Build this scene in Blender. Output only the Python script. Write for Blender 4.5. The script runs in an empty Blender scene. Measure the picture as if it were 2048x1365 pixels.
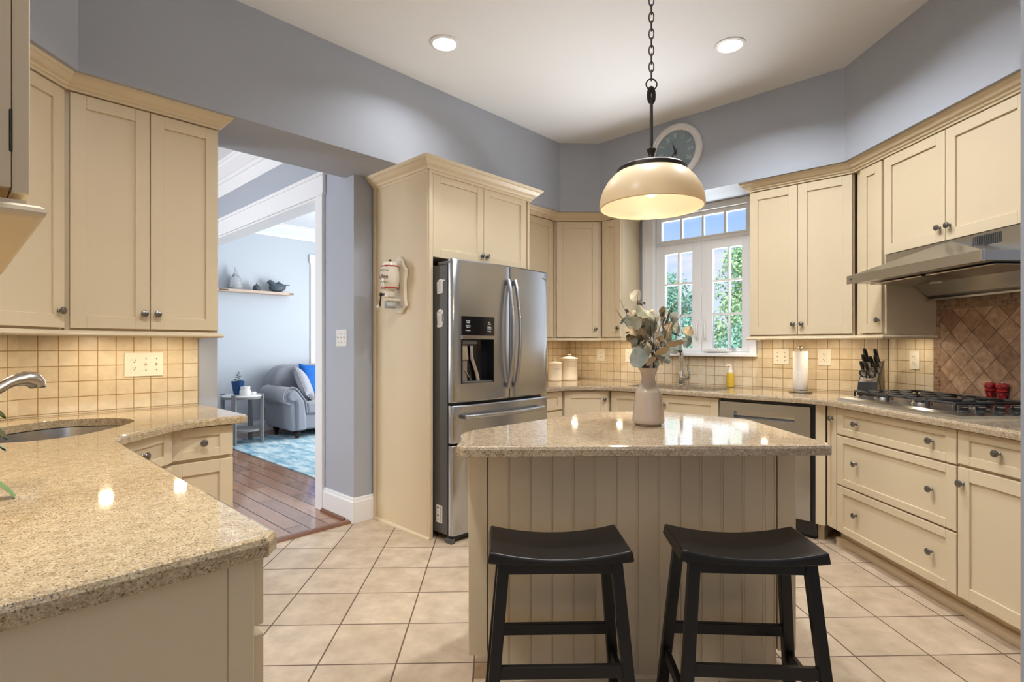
import bpy, bmesh, math, random
from mathutils import Vector, Matrix, Euler

C = bpy.context.scene.collection
SC = bpy.context.scene
PI = math.pi
R2 = math.sqrt(0.5)
random.seed(7)

# ------------------------------------------------------------------ camera
YAW = math.atan(29.3 / 1069.0)
CAMZ = 1.24
cam_d = bpy.data.cameras.new('camera')
cam = bpy.data.objects.new('camera', cam_d)
C.objects.link(cam)
cam.location = (0, 0, CAMZ)
cam.rotation_euler = (PI / 2, 0, -YAW)
cam_d.sensor_width = 36.0
cam_d.lens = 36.0 * 1069.0 / 2048.0
cam_d.shift_y = 9.5 / 2048.0
cam_d.clip_start = 0.02
cam_d.clip_end = 300
SC.camera = cam
SC.view_settings.view_transform = 'Standard'
SC.view_settings.look = 'None'
SC.view_settings.exposure = 0.06
SC.view_settings.gamma = 1.0
SC.view_settings.use_curve_mapping = False
SC.cycles.max_bounces = 8
SC.cycles.diffuse_bounces = 5
SC.cycles.glossy_bounces = 4
SC.cycles.transmission_bounces = 6
SC.cycles.transparent_max_bounces = 8
SC.cycles.sample_clamp_indirect = 4.0
SC.cycles.caustics_reflective = False
SC.cycles.caustics_refractive = False
SC.cycles.use_denoising = True

# ------------------------------------------------------------------ world (sky)
def build_world():
    w = bpy.data.worlds.new('sky'); SC.world = w; w.use_nodes = True
    nt = w.node_tree; nt.nodes.clear()
    N = nt.nodes.new; L = nt.links.new
    out = N('ShaderNodeOutputWorld'); bg = N('ShaderNodeBackground')
    tc = N('ShaderNodeTexCoord'); sep = N('ShaderNodeSeparateXYZ')
    ramp = N('ShaderNodeValToRGB')
    cr = ramp.color_ramp
    cr.elements[0].position = 0.0; cr.elements[0].color = (0.80, 0.84, 0.98, 1)
    cr.elements[1].position = 0.42; cr.elements[1].color = (0.16, 0.36, 0.86, 1)
    e = cr.elements.new(0.14); e.color = (0.60, 0.72, 0.98, 1)
    e = cr.elements.new(0.26); e.color = (0.26, 0.50, 0.95, 1)
    mp = N('ShaderNodeMapping'); mp.inputs['Scale'].default_value = (2.2, 2.2, 9.0)
    nz = N('ShaderNodeTexNoise'); nz.inputs['Scale'].default_value = 2.3
    nz.inputs['Detail'].default_value = 7; nz.inputs['Roughness'].default_value = 0.58
    cl = N('ShaderNodeValToRGB'); cl.color_ramp.elements[0].position = 0.50; cl.color_ramp.elements[1].position = 0.72
    mix = N('ShaderNodeMixRGB'); mix.inputs[2].default_value = (0.90, 0.86, 0.93, 1)
    L(tc.outputs['Generated'], sep.inputs[0]); L(sep.outputs['Z'], ramp.inputs[0])
    L(tc.outputs['Generated'], mp.inputs[0]); L(mp.outputs[0], nz.inputs['Vector'])
    L(nz.outputs['Fac'], cl.inputs[0]); L(cl.outputs[0], mix.inputs[0]); L(ramp.outputs[0], mix.inputs[1])
    L(mix.outputs[0], bg.inputs['Color']); bg.inputs['Strength'].default_value = 1.15
    L(bg.outputs[0], out.inputs[0])
build_world()

def light(name, kind, loc, power, color=(1, 1, 1), size=0.2, size_y=None, direction=None, disk=False, spread=None):
    d = bpy.data.lights.new(name, kind); d.energy = power; d.color = color
    o = bpy.data.objects.new(name, d); C.objects.link(o); o.location = loc
    if kind == 'AREA':
        d.shape = 'DISK' if disk else 'RECTANGLE'
        d.size = size; d.size_y = size_y if size_y else size
        if spread: d.spread = spread
    elif kind in ('POINT', 'SPOT'):
        d.shadow_soft_size = size
    elif kind == 'SUN':
        d.angle = 0.01
    if direction is not None:
        o.rotation_euler = Vector(direction).to_track_quat('-Z', 'Y').to_euler()
    return o

def AB(a, b):
    return ((a - b) * R2, (a + b) * R2)

# sun on the trees outside, coming over the house
light('sun', 'SUN', (0, 0, 12), 8.5, (1.0, 0.95, 0.86), direction=(0.62, 0.62, -0.75))
# fill lamps added out of view behind the camera; daylight for the living room
FILL_COL = (0.86, 0.93, 1.0)
for k, x in enumerate((-1.45, 0.15, 1.75)):
    light('fill_rear', 'AREA', (x, -3.02, 1.62), 6, FILL_COL, 1.15, 1.75, (0, 0.60, 0.80), spread=1.75)
light('fill_range_side', 'AREA', (2.55, -1.5, 1.62), 10, FILL_COL, 1.7, 1.75, (-0.62, 0.2, 0.78), spread=1.75)
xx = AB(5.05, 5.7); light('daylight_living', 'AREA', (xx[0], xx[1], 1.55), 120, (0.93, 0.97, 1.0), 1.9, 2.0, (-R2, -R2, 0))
xx = AB(-1.36, 5.4); light('fill_passage', 'AREA', (xx[0], xx[1], 1.6), 85, (0.92, 0.96, 1.0), 1.6, 1.9, (R2, R2, 0))  # added fill lamp, no window here; brightens plank floor and wall stub
xx = AB(4.47, 1.97)
light('daylight_sink_window', 'AREA', (xx[0], xx[1], 1.72), 3, (0.92, 0.96, 1.0), 0.80, 1.10, (-R2, -R2, 0.1))
light('daylight_sink_window', 'AREA', (xx[0], xx[1], 1.75), 15, (0.95, 0.97, 1.0), 0.80, 1.00, (-R2, -R2, 0.80), spread=1.5)

# ------------------------------------------------------------------ frames
FR = {'F': PI / 4, 'W': -PI / 4, 'R': -PI / 2, 'C': 0.0, 'L': PI / 2, 'N': 3 * PI / 4}
ORG = {}

def ws(frame, x, y):
    a = FR[frame]
    return (x * math.cos(a) - y * math.sin(a), x * math.sin(a) + y * math.cos(a))

def tag(o, label, cat, group=None, kind=None):
    if label: o['label'] = label
    if cat: o['category'] = cat
    if group: o['group'] = group
    if kind: o['kind'] = kind
    return o

def thing(name, label, cat, frame='C', x=0, y=0, z=0, group=None, rot=None):
    """An Empty at the thing's base; its parts are built in the coordinates of the frame."""
    o = bpy.data.objects.new(name, None); C.objects.link(o)
    o.empty_display_size = 0.05
    p = ws(frame, x, y)
    o.location = (p[0], p[1], z)
    o.rotation_euler = (0, 0, FR[frame] if rot is None else rot)
    ORG[o.name] = Vector((x, y, z)) if rot is None else Vector((0, 0, 0))
    return tag(o, label, cat, group)

class MB:
    def __init__(s):
        s.bm = bmesh.new()
    def verts_faces(s, vs, fs):
        v = [s.bm.verts.new(p) for p in vs]
        out = []
        for f in fs:
            try: out.append(s.bm.faces.new([v[i] for i in f]))
            except ValueError: pass
        return v
    def box(s, x0, x1, y0, y1, z0, z1, M=None):
        vs = [(x, y, z) for z in (z0, z1) for y in (y0, y1) for x in (x0, x1)]
        if M is not None: vs = [M @ Vector(p) for p in vs]
        s.verts_faces(vs, [(0, 2, 3, 1), (4, 5, 7, 6), (0, 1, 5, 4), (1, 3, 7, 5), (3, 2, 6, 7), (2, 0, 4, 6)])
        return s
    def prism(s, poly, z0, z1, M=None):
        n = len(poly)
        ar = sum(poly[i][0] * poly[(i + 1) % n][1] - poly[(i + 1) % n][0] * poly[i][1] for i in range(n))
        if ar < 0: poly = list(reversed(poly))
        vs = [(p[0], p[1], z0) for p in poly] + [(p[0], p[1], z1) for p in poly]
        if M is not None: vs = [M @ Vector(p) for p in vs]
        fs = [tuple(range(n - 1, -1, -1)), tuple(range(n, 2 * n))]
        fs += [(i, (i + 1) % n, n + (i + 1) % n, n + i) for i in range(n)]
        s.verts_faces(vs, fs)
        return s
    def prism_y(s, poly, y0, y1):
        """polygon in x-z, extruded along y"""
        M = Matrix(((1, 0, 0, 0), (0, 0, 1, 0), (0, 1, 0, 0), (0, 0, 0, 1)))
        s.prism(poly, y0, y1, M); return s
    def prism_x(s, poly, x0, x1):
        """polygon in y-z, extruded along x"""
        M = Matrix(((0, 0, 1, 0), (1, 0, 0, 0), (0, 1, 0, 0), (0, 0, 0, 1)))
        s.prism(poly, x0, x1, M); return s
    def tube(s, pts, r, n=10, closed=False, flat=1.0):
        pts = [Vector(p) for p in pts]
        m = len(pts)
        rs = r if isinstance(r, (list, tuple)) else [r] * m
        t = []
        for i in range(m):
            a = pts[(i - 1) % m] if (closed or i > 0) else pts[i]
            b = pts[(i + 1) % m] if (closed or i < m - 1) else pts[i]
            t.append((b - a).normalized())
        up = Vector((0, 0, 1)) if abs(t[0].z) < 0.9 else Vector((1, 0, 0))
        u = t[0].cross(up).normalized()
        rings = []
        for i in range(m):
            u = (u - t[i] * u.dot(t[i])).normalized()
            w = t[i].cross(u)
            rings.append([s.bm.verts.new(pts[i] + (u * math.cos(2 * PI * k / n) + w * math.sin(2 * PI * k / n) * flat) * rs[i]) for k in range(n)])
        for i in range(m if closed else m - 1):
            A, B = rings[i], rings[(i + 1) % m]
            for k in range(n):
                s.bm.faces.new((A[k], A[(k + 1) % n], B[(k + 1) % n], B[k]))
        if not closed:
            s.bm.faces.new(list(reversed(rings[0]))); s.bm.faces.new(rings[-1])
        return s
    def lathe(s, prof, n=24, c=(0, 0), z0=0, M=None):
        """prof: (radius, z) pairs; radius 0 closes"""
        rings = []
        for r, z in prof:
            if r <= 1e-6:
                p = Vector((c[0], c[1], z0 + z)); p = M @ p if M is not None else p
                rings.append([s.bm.verts.new(p)])
            else:
                ring = []
                for k in range(n):
                    p = Vector((c[0] + r * math.cos(2 * PI * k / n), c[1] + r * math.sin(2 * PI * k / n), z0 + z))
                    if M is not None: p = M @ p
                    ring.append(s.bm.verts.new(p))
                rings.append(ring)
        for A, B in zip(rings, rings[1:]):
            for k in range(n):
                k2 = (k + 1) % n
                if len(A) == 1 and len(B) == 1: continue
                if len(A) == 1: s.bm.faces.new((A[0], B[k2], B[k]))
                elif len(B) == 1: s.bm.faces.new((A[k], A[k2], B[0]))
                else: s.bm.faces.new((A[k], A[k2], B[k2], B[k]))
        return s
    def ball(s, c, rx, ry=None, rz=None, n=16, M=None):
        ry = ry or rx; rz = rz or rx
        mt = Matrix.Translation(Vector(c)) @ (M if M is not None else Matrix()) @ Matrix.Diagonal((rx, ry, rz, 1))
        bmesh.ops.create_uvsphere(s.bm, u_segments=n, v_segments=max(6, n // 2), radius=1.0, matrix=mt)
        return s
    def grid(s, fn, nu, nv, closed_u=False):
        rows = [[s.bm.verts.new(fn(i / nu, j / nv)) for i in range(nu if closed_u else nu + 1)] for j in range(nv + 1)]
        m = len(rows[0])
        for j in range(nv):
            for i in range(m if closed_u else m - 1):
                s.bm.faces.new((rows[j][i], rows[j][(i + 1) % m], rows[j + 1][(i + 1) % m], rows[j + 1][i]))
        return s
    def sweep(s, path, prof, side=1.0):
        """path: world xy points; prof: (out, z), out to the side of the path"""
        n = len(path)
        P = [Vector((p[0], p[1])) for p in path]
        nr = []
        for i in range(n - 1):
            d = (P[i + 1] - P[i]).normalized(); nr.append(Vector((d.y, -d.x)) * side)
        rings = []
        for i in range(n):
            if i == 0: m = nr[0]
            elif i == n - 1: m = nr[-1]
            else:
                m = (nr[i - 1] + nr[i]).normalized(); m = m / max(0.3, m.dot(nr[i]))
            rings.append([s.bm.verts.new((P[i].x + m.x * o, P[i].y + m.y * o, z)) for o, z in prof])
        k = len(prof)
        for i in range(n - 1):
            for j in range(k):
                f = (rings[i][j], rings[i + 1][j], rings[i + 1][(j + 1) % k], rings[i][(j + 1) % k])
                s.bm.faces.new(f)
        s.bm.faces.new(rings[0]); s.bm.faces.new(list(reversed(rings[-1])))
        return s
    def obj(s, name, mat, parent=None, frame=None, bevel=0, seg=1, smooth=35, sub=0, recalc=True, solid=0, keep=False):
        bm = s.bm
        if recalc: bmesh.ops.recalc_face_normals(bm, faces=bm.faces)
        if parent is not None:
            og = ORG.get(parent.name, Vector((0, 0, 0)))
            if og.length > 0: bmesh.ops.translate(bm, verts=bm.verts, vec=-og)
        me = bpy.data.meshes.new(name); bm.to_mesh(me); bm.free()
        o = bpy.data.objects.new(name, me); C.objects.link(o)
        if mat is not None: me.materials.append(mat)
        if smooth:
            me.shade_smooth(); me.set_sharp_from_angle(angle=math.radians(smooth))
        if parent is not None:
            o.parent = parent; ORG[o.name] = ORG.get(parent.name, Vector((0, 0, 0)))
        elif frame is not None:
            o.rotation_euler = (0, 0, FR[frame])
        if solid:
            m = o.modifiers.new('solid', 'SOLIDIFY'); m.thickness = solid; m.offset = 0
        if bevel:
            m = o.modifiers.new('bevel', 'BEVEL'); m.width = bevel; m.segments = seg; m.limit_method = 'ANGLE'; m.angle_limit = math.radians(40)
        if sub:
            m = o.modifiers.new('sub', 'SUBSURF'); m.levels = sub; m.render_levels = sub
        return o

def copy_tree(o, parent=None):
    c = o.copy(); C.objects.link(c)
    if parent is not None: c.parent = parent
    ORG[c.name] = ORG.get(o.name, Vector((0, 0, 0)))
    for ch in list(o.children): copy_tree(ch, c)
    return c

def struct(mb, name, mat, frame=None, **kw):
    o = mb.obj(name, mat, None, frame, **kw); o['kind'] = 'structure'; return o

def text_obj(body, name, mat, parent, M, size, depth=0.0006, align='CENTER', bend=None):
    """lettering as a thin mesh; M maps text x,y (z = off the surface) to frame coordinates"""
    cu = bpy.data.curves.new(name, 'FONT'); cu.body = body; cu.size = size; cu.align_x = align; cu.align_y = 'CENTER'; cu.extrude = depth
    cu.resolution_u = 3
    t = bpy.data.objects.new(name, cu); C.objects.link(t)
    dg = bpy.context.evaluated_depsgraph_get()
    me = bpy.data.meshes.new_from_object(t.evaluated_get(dg))
    bpy.data.objects.remove(t); bpy.data.curves.remove(cu)
    og = ORG.get(parent.name, Vector((0, 0, 0)))
    for v in me.vertices:
        p = Vector(v.co)
        p = bend(p) if bend else M @ p
        v.co = p - og
    me.materials.clear(); me.materials.append(mat)
    o = bpy.data.objects.new(name, me); C.objects.link(o); o.parent = parent
    return o

# ------------------------------------------------------------------ materials
def mat_new(name):
    m = bpy.data.materials.new(name); m.use_nodes = True
    nt = m.node_tree; b = nt.nodes['Principled BSDF']
    return m, nt, b

def simple(name, col, rough=0.5, metal=0.0, spec=None, coat=0, noise=0.0, nscale=30, bump=0.0, bscale=200, trans=0, emis=None, estr=0, sheen=0, nvec=None):
    m, nt, b = mat_new(name)
    b.inputs['Base Color'].default_value = (*col, 1); b.inputs['Roughness'].default_value = rough; b.inputs['Metallic'].default_value = metal
    if spec is not None: b.inputs['Specular IOR Level'].default_value = spec
    if coat: b.inputs['Coat Weight'].default_value = coat; b.inputs['Coat Roughness'].default_value = 0.05
    if trans: b.inputs['Transmission Weight'].default_value = trans
    if sheen: b.inputs['Sheen Weight'].default_value = sheen
    if emis: b.inputs['Emission Color'].default_value = (*emis, 1); b.inputs['Emission Strength'].default_value = estr
    N = nt.nodes.new; L = nt.links.new
    if noise or bump:
        tc = N('ShaderNodeTexCoord'); mp = N('ShaderNodeMapping'); L(tc.outputs['Object'], mp.inputs[0])
        if nvec: mp.inputs['Scale'].default_value = nvec
    if noise:
        nz = N('ShaderNodeTexNoise'); nz.inputs['Scale'].default_value = nscale; nz.inputs['Detail'].default_value = 4
        L(mp.outputs[0], nz.inputs['Vector'])
        mx = N('ShaderNodeMixRGB'); mx.inputs[1].default_value = (*[c * (1 - noise) for c in col], 1); mx.inputs[2].default_value = (*[min(1, c * (1 + noise)) for c in col], 1)
        L(nz.outputs['Fac'], mx.inputs[0]); L(mx.outputs[0], b.inputs['Base Color'])
    if bump:
        nb = N('ShaderNodeTexNoise'); nb.inputs['Scale'].default_value = bscale; nb.inputs['Detail'].default_value = 3
        L(mp.outputs[0], nb.inputs['Vector'])
        bp = N('ShaderNodeBump'); bp.inputs['Strength'].default_value = bump; bp.inputs['Distance'].default_value = 0.002
        L(nb.outputs['Fac'], bp.inputs['Height']); L(bp.outputs[0], b.inputs['Normal'])
    return m

def brick(name, c1, c2, grout, bw, rh, mortar, off=0.0, rot=(0, 0, 0), loc=(0, 0, 0), rough=0.4, mott=0.25, mscale=9, bump=0.35, coat=0, grain=None, grout_rough=0.8):
    """tiles or planks; the object's own coordinates, rotated so that the pattern lies in texture x-y"""
    m, nt, b = mat_new(name)
    N = nt.nodes.new; L = nt.links.new
    tc = N('ShaderNodeTexCoord'); mp = N('ShaderNodeMapping'); mp.vector_type = 'POINT'
    mp.inputs['Rotation'].default_value = rot; mp.inputs['Location'].default_value = loc
    L(tc.outputs['Object'], mp.inputs[0])
    bk = N('ShaderNodeTexBrick'); bk.offset = off; bk.offset_frequency = 2; bk.squash = 1.0
    bk.inputs['Scale'].default_value = 1.0; bk.inputs['Brick Width'].default_value = bw; bk.inputs['Row Height'].default_value = rh
    bk.inputs['Mortar Size'].default_value = mortar; bk.inputs['Mortar Smooth'].default_value = 0.15; bk.inputs['Bias'].default_value = 0
    bk.inputs['Color1'].default_value = (*c1, 1); bk.inputs['Color2'].default_value = (*c2, 1); bk.inputs['Mortar'].default_value = (*grout, 1)
    L(mp.outputs[0], bk.inputs['Vector'])
    nz = N('ShaderNodeTexNoise'); nz.inputs['Scale'].default_value = mscale; nz.inputs['Detail'].default_value = 8; nz.inputs['Roughness'].default_value = 0.62
    if grain:
        m2 = N('ShaderNodeMapping'); m2.inputs['Scale'].default_value = grain; L(mp.outputs[0], m2.inputs[0]); L(m2.outputs[0], nz.inputs['Vector'])
    else: L(mp.outputs[0], nz.inputs['Vector'])
    rp = N('ShaderNodeValToRGB'); rp.color_ramp.elements[0].position = 0.3; rp.color_ramp.elements[1].position = 0.7
    rp.color_ramp.elements[0].color = (1 - mott, 1 - mott * 1.08, 1 - mott * 1.2, 1); rp.color_ramp.elements[1].color = (1, 1, 1, 1)
    L(nz.outputs['Fac'], rp.inputs[0])
    mx = N('ShaderNodeMixRGB'); mx.blend_type = 'MULTIPLY'; mx.inputs[0].default_value = 1
    L(bk.outputs['Color'], mx.inputs[1]); L(rp.outputs[0], mx.inputs[2]); L(mx.outputs[0], b.inputs['Base Color'])
    mr = N('ShaderNodeMapRange'); mr.inputs['To Min'].default_value = rough; mr.inputs['To Max'].default_value = grout_rough
    L(bk.outputs['Fac'], mr.inputs[0]); L(mr.outputs[0], b.inputs['Roughness'])
    if coat: b.inputs['Coat Weight'].default_value = coat; b.inputs['Coat Roughness'].default_value = 0.06
    inv = N('ShaderNodeMath'); inv.operation = 'SUBTRACT'; inv.inputs[0].default_value = 1; L(bk.outputs['Fac'], inv.inputs[1])
    ad = N('ShaderNodeMath'); ad.operation = 'MULTIPLY_ADD'; ad.inputs[1].default_value = 0.25; L(nz.outputs['Fac'], ad.inputs[0]); L(inv.outputs[0], ad.inputs[2])
    bp = N('ShaderNodeBump'); bp.inputs['Strength'].default_value = bump; bp.inputs['Distance'].default_value = 0.003
    L(ad.outputs[0], bp.inputs['Height']); L(bp.outputs[0], b.inputs['Normal'])
    return m

def granite(name, c_base, c_light, c_dark, rough=0.06):
    m, nt, b = mat_new(name)
    N = nt.nodes.new; L = nt.links.new
    tc = N('ShaderNodeTexCoord')
    v = N('ShaderNodeTexVoronoi'); v.inputs['Scale'].default_value = 420; L(tc.outputs['Object'], v.inputs['Vector'])
    sp = N('ShaderNodeSeparateColor'); L(v.outputs['Color'], sp.inputs[0])
    rp = N('ShaderNodeValToRGB'); cr = rp.color_ramp; cr.interpolation = 'CONSTANT'
    cr.elements[0].position = 0; cr.elements[0].color = (*c_dark, 1)
    cr.elements[1].position = 0.075; cr.elements[1].color = (*[x * 0.80 for x in c_base], 1)
    for p, c in ((0.24, c_base), (0.55, [x * 1.12 for x in c_base]), (0.74, c_light), (0.90, [c_base[0] * 0.85, c_base[1] * 0.72, c_base[2] * 0.55])):
        e = cr.elements.new(p); e.color = (*c, 1)
    L(sp.outputs[0], rp.inputs[0])
    nz = N('ShaderNodeTexNoise'); nz.inputs['Scale'].default_value = 45; nz.inputs['Detail'].default_value = 6; L(tc.outputs['Object'], nz.inputs['Vector'])
    r2 = N('ShaderNodeValToRGB'); r2.color_ramp.elements[0].position = 0.36; r2.color_ramp.elements[0].color = (0.80, 0.78, 0.74, 1); r2.color_ramp.elements[1].position = 0.6; r2.color_ramp.elements[1].color = (1, 1, 1, 1)
    L(nz.outputs['Fac'], r2.inputs[0])
    mx = N('ShaderNodeMixRGB'); mx.blend_type = 'MULTIPLY'; mx.inputs[0].default_value = 1
    L(rp.outputs[0], mx.inputs[1]); L(r2.outputs[0], mx.inputs[2]); L(mx.outputs[0], b.inputs['Base Color'])
    b.inputs['Roughness'].default_value = rough; b.inputs['Specular IOR Level'].default_value = 0.6
    return m

def steel(name, col=(0.50, 0.51, 0.53), rough=0.25, streak=(1, 1, 90), st=0.05, aniso=0.0):
    m, nt, b = mat_new(name)
    N = nt.nodes.new; L = nt.links.new
    b.inputs['Metallic'].default_value = 1.0; b.inputs['Base Color'].default_value = (*col, 1)
    tc = N('ShaderNodeTexCoord'); mp = N('ShaderNodeMapping'); mp.inputs['Scale'].default_value = streak; L(tc.outputs['Object'], mp.inputs[0])
    nz = N('ShaderNodeTexNoise'); nz.inputs['Scale'].default_value = 12; nz.inputs['Detail'].default_value = 5; L(mp.outputs[0], nz.inputs['Vector'])
    mr = N('ShaderNodeMapRange'); mr.inputs['To Min'].default_value = rough - st / 2; mr.inputs['To Max'].default_value = rough + st / 2
    L(nz.outputs['Fac'], mr.inputs[0]); L(mr.outputs[0], b.inputs['Roughness'])
    if aniso: b.inputs['Anisotropic'].default_value = aniso
    return m

CAB = (0.70, 0.575, 0.385)
M = {}
M['cab'] = simple('cream_painted_wood', CAB, 0.38, noise=0.04, nscale=3, bump=0.03, bscale=60)
M['wall'] = simple('blue_grey_wall_paint', (0.405, 0.43, 0.485), 0.62, bump=0.08, bscale=350)
M['wall_lr'] = simple('pale_blue_wall_paint', (0.60, 0.635, 0.675), 0.65, bump=0.06, bscale=350)
M['ceil'] = simple('white_ceiling_paint', (0.84, 0.84, 0.845), 0.75, bump=0.05, bscale=300)
M['trim'] = simple('white_trim_paint', (0.87, 0.87, 0.87), 0.35)
M['floor'] = brick('beige_floor_tile', (0.69, 0.555, 0.405), (0.62, 0.485, 0.34), (0.16, 0.10, 0.065), 0.3035, 0.3015, 0.0035, 0, loc=(0.394, -2.0945, 0), rough=0.32, mott=0.36, mscale=8)
M['wood'] = brick('cherry_floor_planks', (0.44, 0.245, 0.15), (0.26, 0.135, 0.08), (0.03, 0.013, 0.008), 1.2, 0.13, 0.0042, 0.37, rot=(0, 0, -3 * PI / 4), rough=0.13, mott=0.26, mscale=3, bump=0.08, coat=0.15, grain=(1.5, 14, 1), grout_rough=0.4)
TL = dict(c1=(0.76, 0.66, 0.49), c2=(0.68, 0.57, 0.40), grout=(0.36, 0.23, 0.10), bw=0.0756, rh=0.0756, mortar=0.0022, rough=0.33, mott=0.16, mscale=22, bump=0.5)
M['tile'] = brick('cream_tumbled_tile', rot=(-PI / 2, 0, 0), loc=(-0.2935, -0.9135, 0), **TL)
M['tile_w'] = brick('cream_tumbled_tile_sink', rot=(-PI / 2, 0, 0), loc=(1.4583, -0.9165, 0), **TL)
M['tile_r'] = brick('cream_tumbled_tile_range', rot=(-PI / 2, 0, 0), loc=(3.4842, -0.9165, 0), **TL)
M['trav'] = brick('brown_travertine_diamonds', (0.66, 0.43, 0.29), (0.36, 0.20, 0.125), (0.22, 0.14, 0.09), 0.1025, 0.1025, 0.0022, 0, rot=(-PI / 2, 0, PI / 4), loc=(2.9974, 1.3386, 0), rough=0.42, mott=0.5, mscale=26, bump=0.6)
M['mosaic'] = brick('brown_mosaic_border', (0.42, 0.26, 0.155), (0.20, 0.105, 0.06), (0.42, 0.30, 0.20), 0.0225, 0.0225, 0.002, 0, rot=(-PI / 2, 0, 0), loc=(0.004, 0, 0), rough=0.42, mott=0.4, mscale=40, bump=0.6)
M['granite'] = granite('tan_speckled_granite', (0.50, 0.385, 0.235), (0.62, 0.51, 0.35), (0.20, 0.145, 0.09))
M['granite2'] = granite('pinkish_tan_granite', (0.45, 0.35, 0.235), (0.57, 0.475, 0.36), (0.14, 0.10, 0.065))
M['steel'] = steel('brushed_steel', streak=(60, 60, 1.0))
M['steel_h'] = steel('brushed_steel_sheet', (0.55, 0.55, 0.55), 0.24, (1.0, 60, 60))
M['chrome'] = steel('satin_chrome', (0.66, 0.66, 0.66), 0.14, (3, 3, 3), 0.05)
M['nickel'] = steel('brushed_nickel', (0.56, 0.52, 0.47), 0.24, (9, 9, 9), 0.08)
M['pewter'] = steel('aged_pewter', (0.22, 0.205, 0.185), 0.33, (40, 40, 40), 0.15)
M['fridge_side'] = simple('charcoal_fridge_side', (0.075, 0.072, 0.068), 0.42)
M['black'] = simple('black_plastic', (0.012, 0.012, 0.013), 0.3)
M['gloss_black'] = simple('black_glass_panel', (0.006, 0.006, 0.007), 0.08)
M['iron'] = simple('black_cast_iron', (0.02, 0.019, 0.018), 0.5)
M['bronze'] = simple('dark_bronze', (0.045, 0.035, 0.028), 0.4, metal=0.6)
M['stool'] = simple('black_painted_wood', (0.009, 0.0075, 0.007), 0.34, spec=0.35, noise=0.2, nscale=20)
M['white'] = simple('white_glaze', (0.80, 0.78, 0.74), 0.22)
M['ivory'] = simple('ivory_plastic', (0.80, 0.76, 0.66), 0.35)
M['cream_c'] = simple('cream_ceramic', (0.78, 0.70, 0.56), 0.16, coat=0.4)
M['vase'] = simple('beige_glazed_vase', (0.57, 0.465, 0.355), 0.14, coat=0.6, noise=0.05, nscale=8)
M['red'] = simple('red_lacquer', (0.36, 0.008, 0.012), 0.14, coat=0.8)
M['red_band'] = simple('red_glaze_band', (0.40, 0.035, 0.03), 0.25)
M['maroon_txt'] = simple('maroon_script', (0.13, 0.022, 0.018), 0.4)
M['dark_txt'] = simple('dark_print', (0.05, 0.035, 0.03), 0.5)
M['grey_txt'] = simple('grey_print', (0.33, 0.33, 0.34), 0.5)
M['white_txt'] = simple('white_print', (0.75, 0.75, 0.75), 0.5)
M['paper'] = simple('white_paper_towel', (0.80, 0.76, 0.69), 0.85, bump=0.3, bscale=300)
M['soap'] = simple('amber_liquid_soap', (0.72, 0.50, 0.06), 0.12, trans=0.25)
M['glass_clear'] = simple('clear_glass', (0.95, 0.97, 0.97), 0.05, trans=0.72)
M['leaf'] = simple('green_leaf', (0.10, 0.20, 0.045), 0.35, noise=0.3, nscale=20)
M['leaf2'] = simple('teal_leaf', (0.12, 0.22, 0.19), 0.4, noise=0.3, nscale=20)
M['sage'] = simple('sage_dried_leaf', (0.36, 0.35, 0.25), 0.6, noise=0.35, nscale=18)
M['tan_leaf'] = simple('tan_dried_leaf', (0.46, 0.345, 0.20), 0.6, noise=0.3, nscale=18)
M['grey_leaf'] = simple('grey_green_leaf', (0.29, 0.31, 0.265), 0.6, noise=0.3, nscale=18)
M['pale_leaf'] = simple('pale_cream_leaf', (0.52, 0.46, 0.35), 0.6, noise=0.2, nscale=18)
M['stem'] = simple('dark_brown_stem', (0.065, 0.045, 0.03), 0.6)
M['sofa'] = simple('grey_tweed', (0.27, 0.275, 0.31), 0.9, noise=0.15, nscale=160, bump=0.5, bscale=400, sheen=0.3)
M['sofa_p'] = simple('grey_linen', (0.33, 0.33, 0.36), 0.9, noise=0.15, nscale=120, bump=0.4, bscale=400)
M['blue'] = simple('cobalt_blue_cloth', (0.0, 0.13, 0.52), 0.7, noise=0.25, nscale=14, bump=0.3, bscale=120)
M['blue_pot'] = simple('navy_blue_glaze', (0.004, 0.045, 0.16), 0.3)
M['dark_wood'] = simple('dark_turned_wood', (0.03, 0.014, 0.008), 0.3)
M['grey_wood'] = simple('weathered_grey_wood', (0.23, 0.225, 0.215), 0.6, noise=0.25, nscale=12, nvec=(6, 6, 1))
M['shelf'] = simple('pale_oak', (0.66, 0.50, 0.39), 0.5, noise=0.12, nscale=6, nvec=(1, 12, 12))
M['bracket'] = simple('brown_bracket', (0.15, 0.10, 0.06), 0.5)
M['slate'] = simple('slate_blue_stoneware', (0.07, 0.095, 0.115), 0.5)
M['threshold'] = simple('oak_threshold', (0.20, 0.085, 0.04), 0.3, noise=0.2, nscale=9)
M['clock_face'] = simple('weathered_blue_clock_face', (0.22, 0.29, 0.33), 0.6, noise=0.3, nscale=14)
M['clock_mark'] = simple('pale_clock_numerals', (0.72, 0.74, 0.74), 0.5)
M['block_wood'] = simple('grey_stained_block', (0.20, 0.165, 0.12), 0.45, noise=0.15, nscale=10, nvec=(1, 1, 8))
M['tile_end'] = M['tile']
M['bark'] = simple('bark', (0.10, 0.075, 0.05), 0.9)
M['grass'] = simple('lawn', (0.10, 0.20, 0.05), 0.95, noise=0.3, nscale=3)

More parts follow.
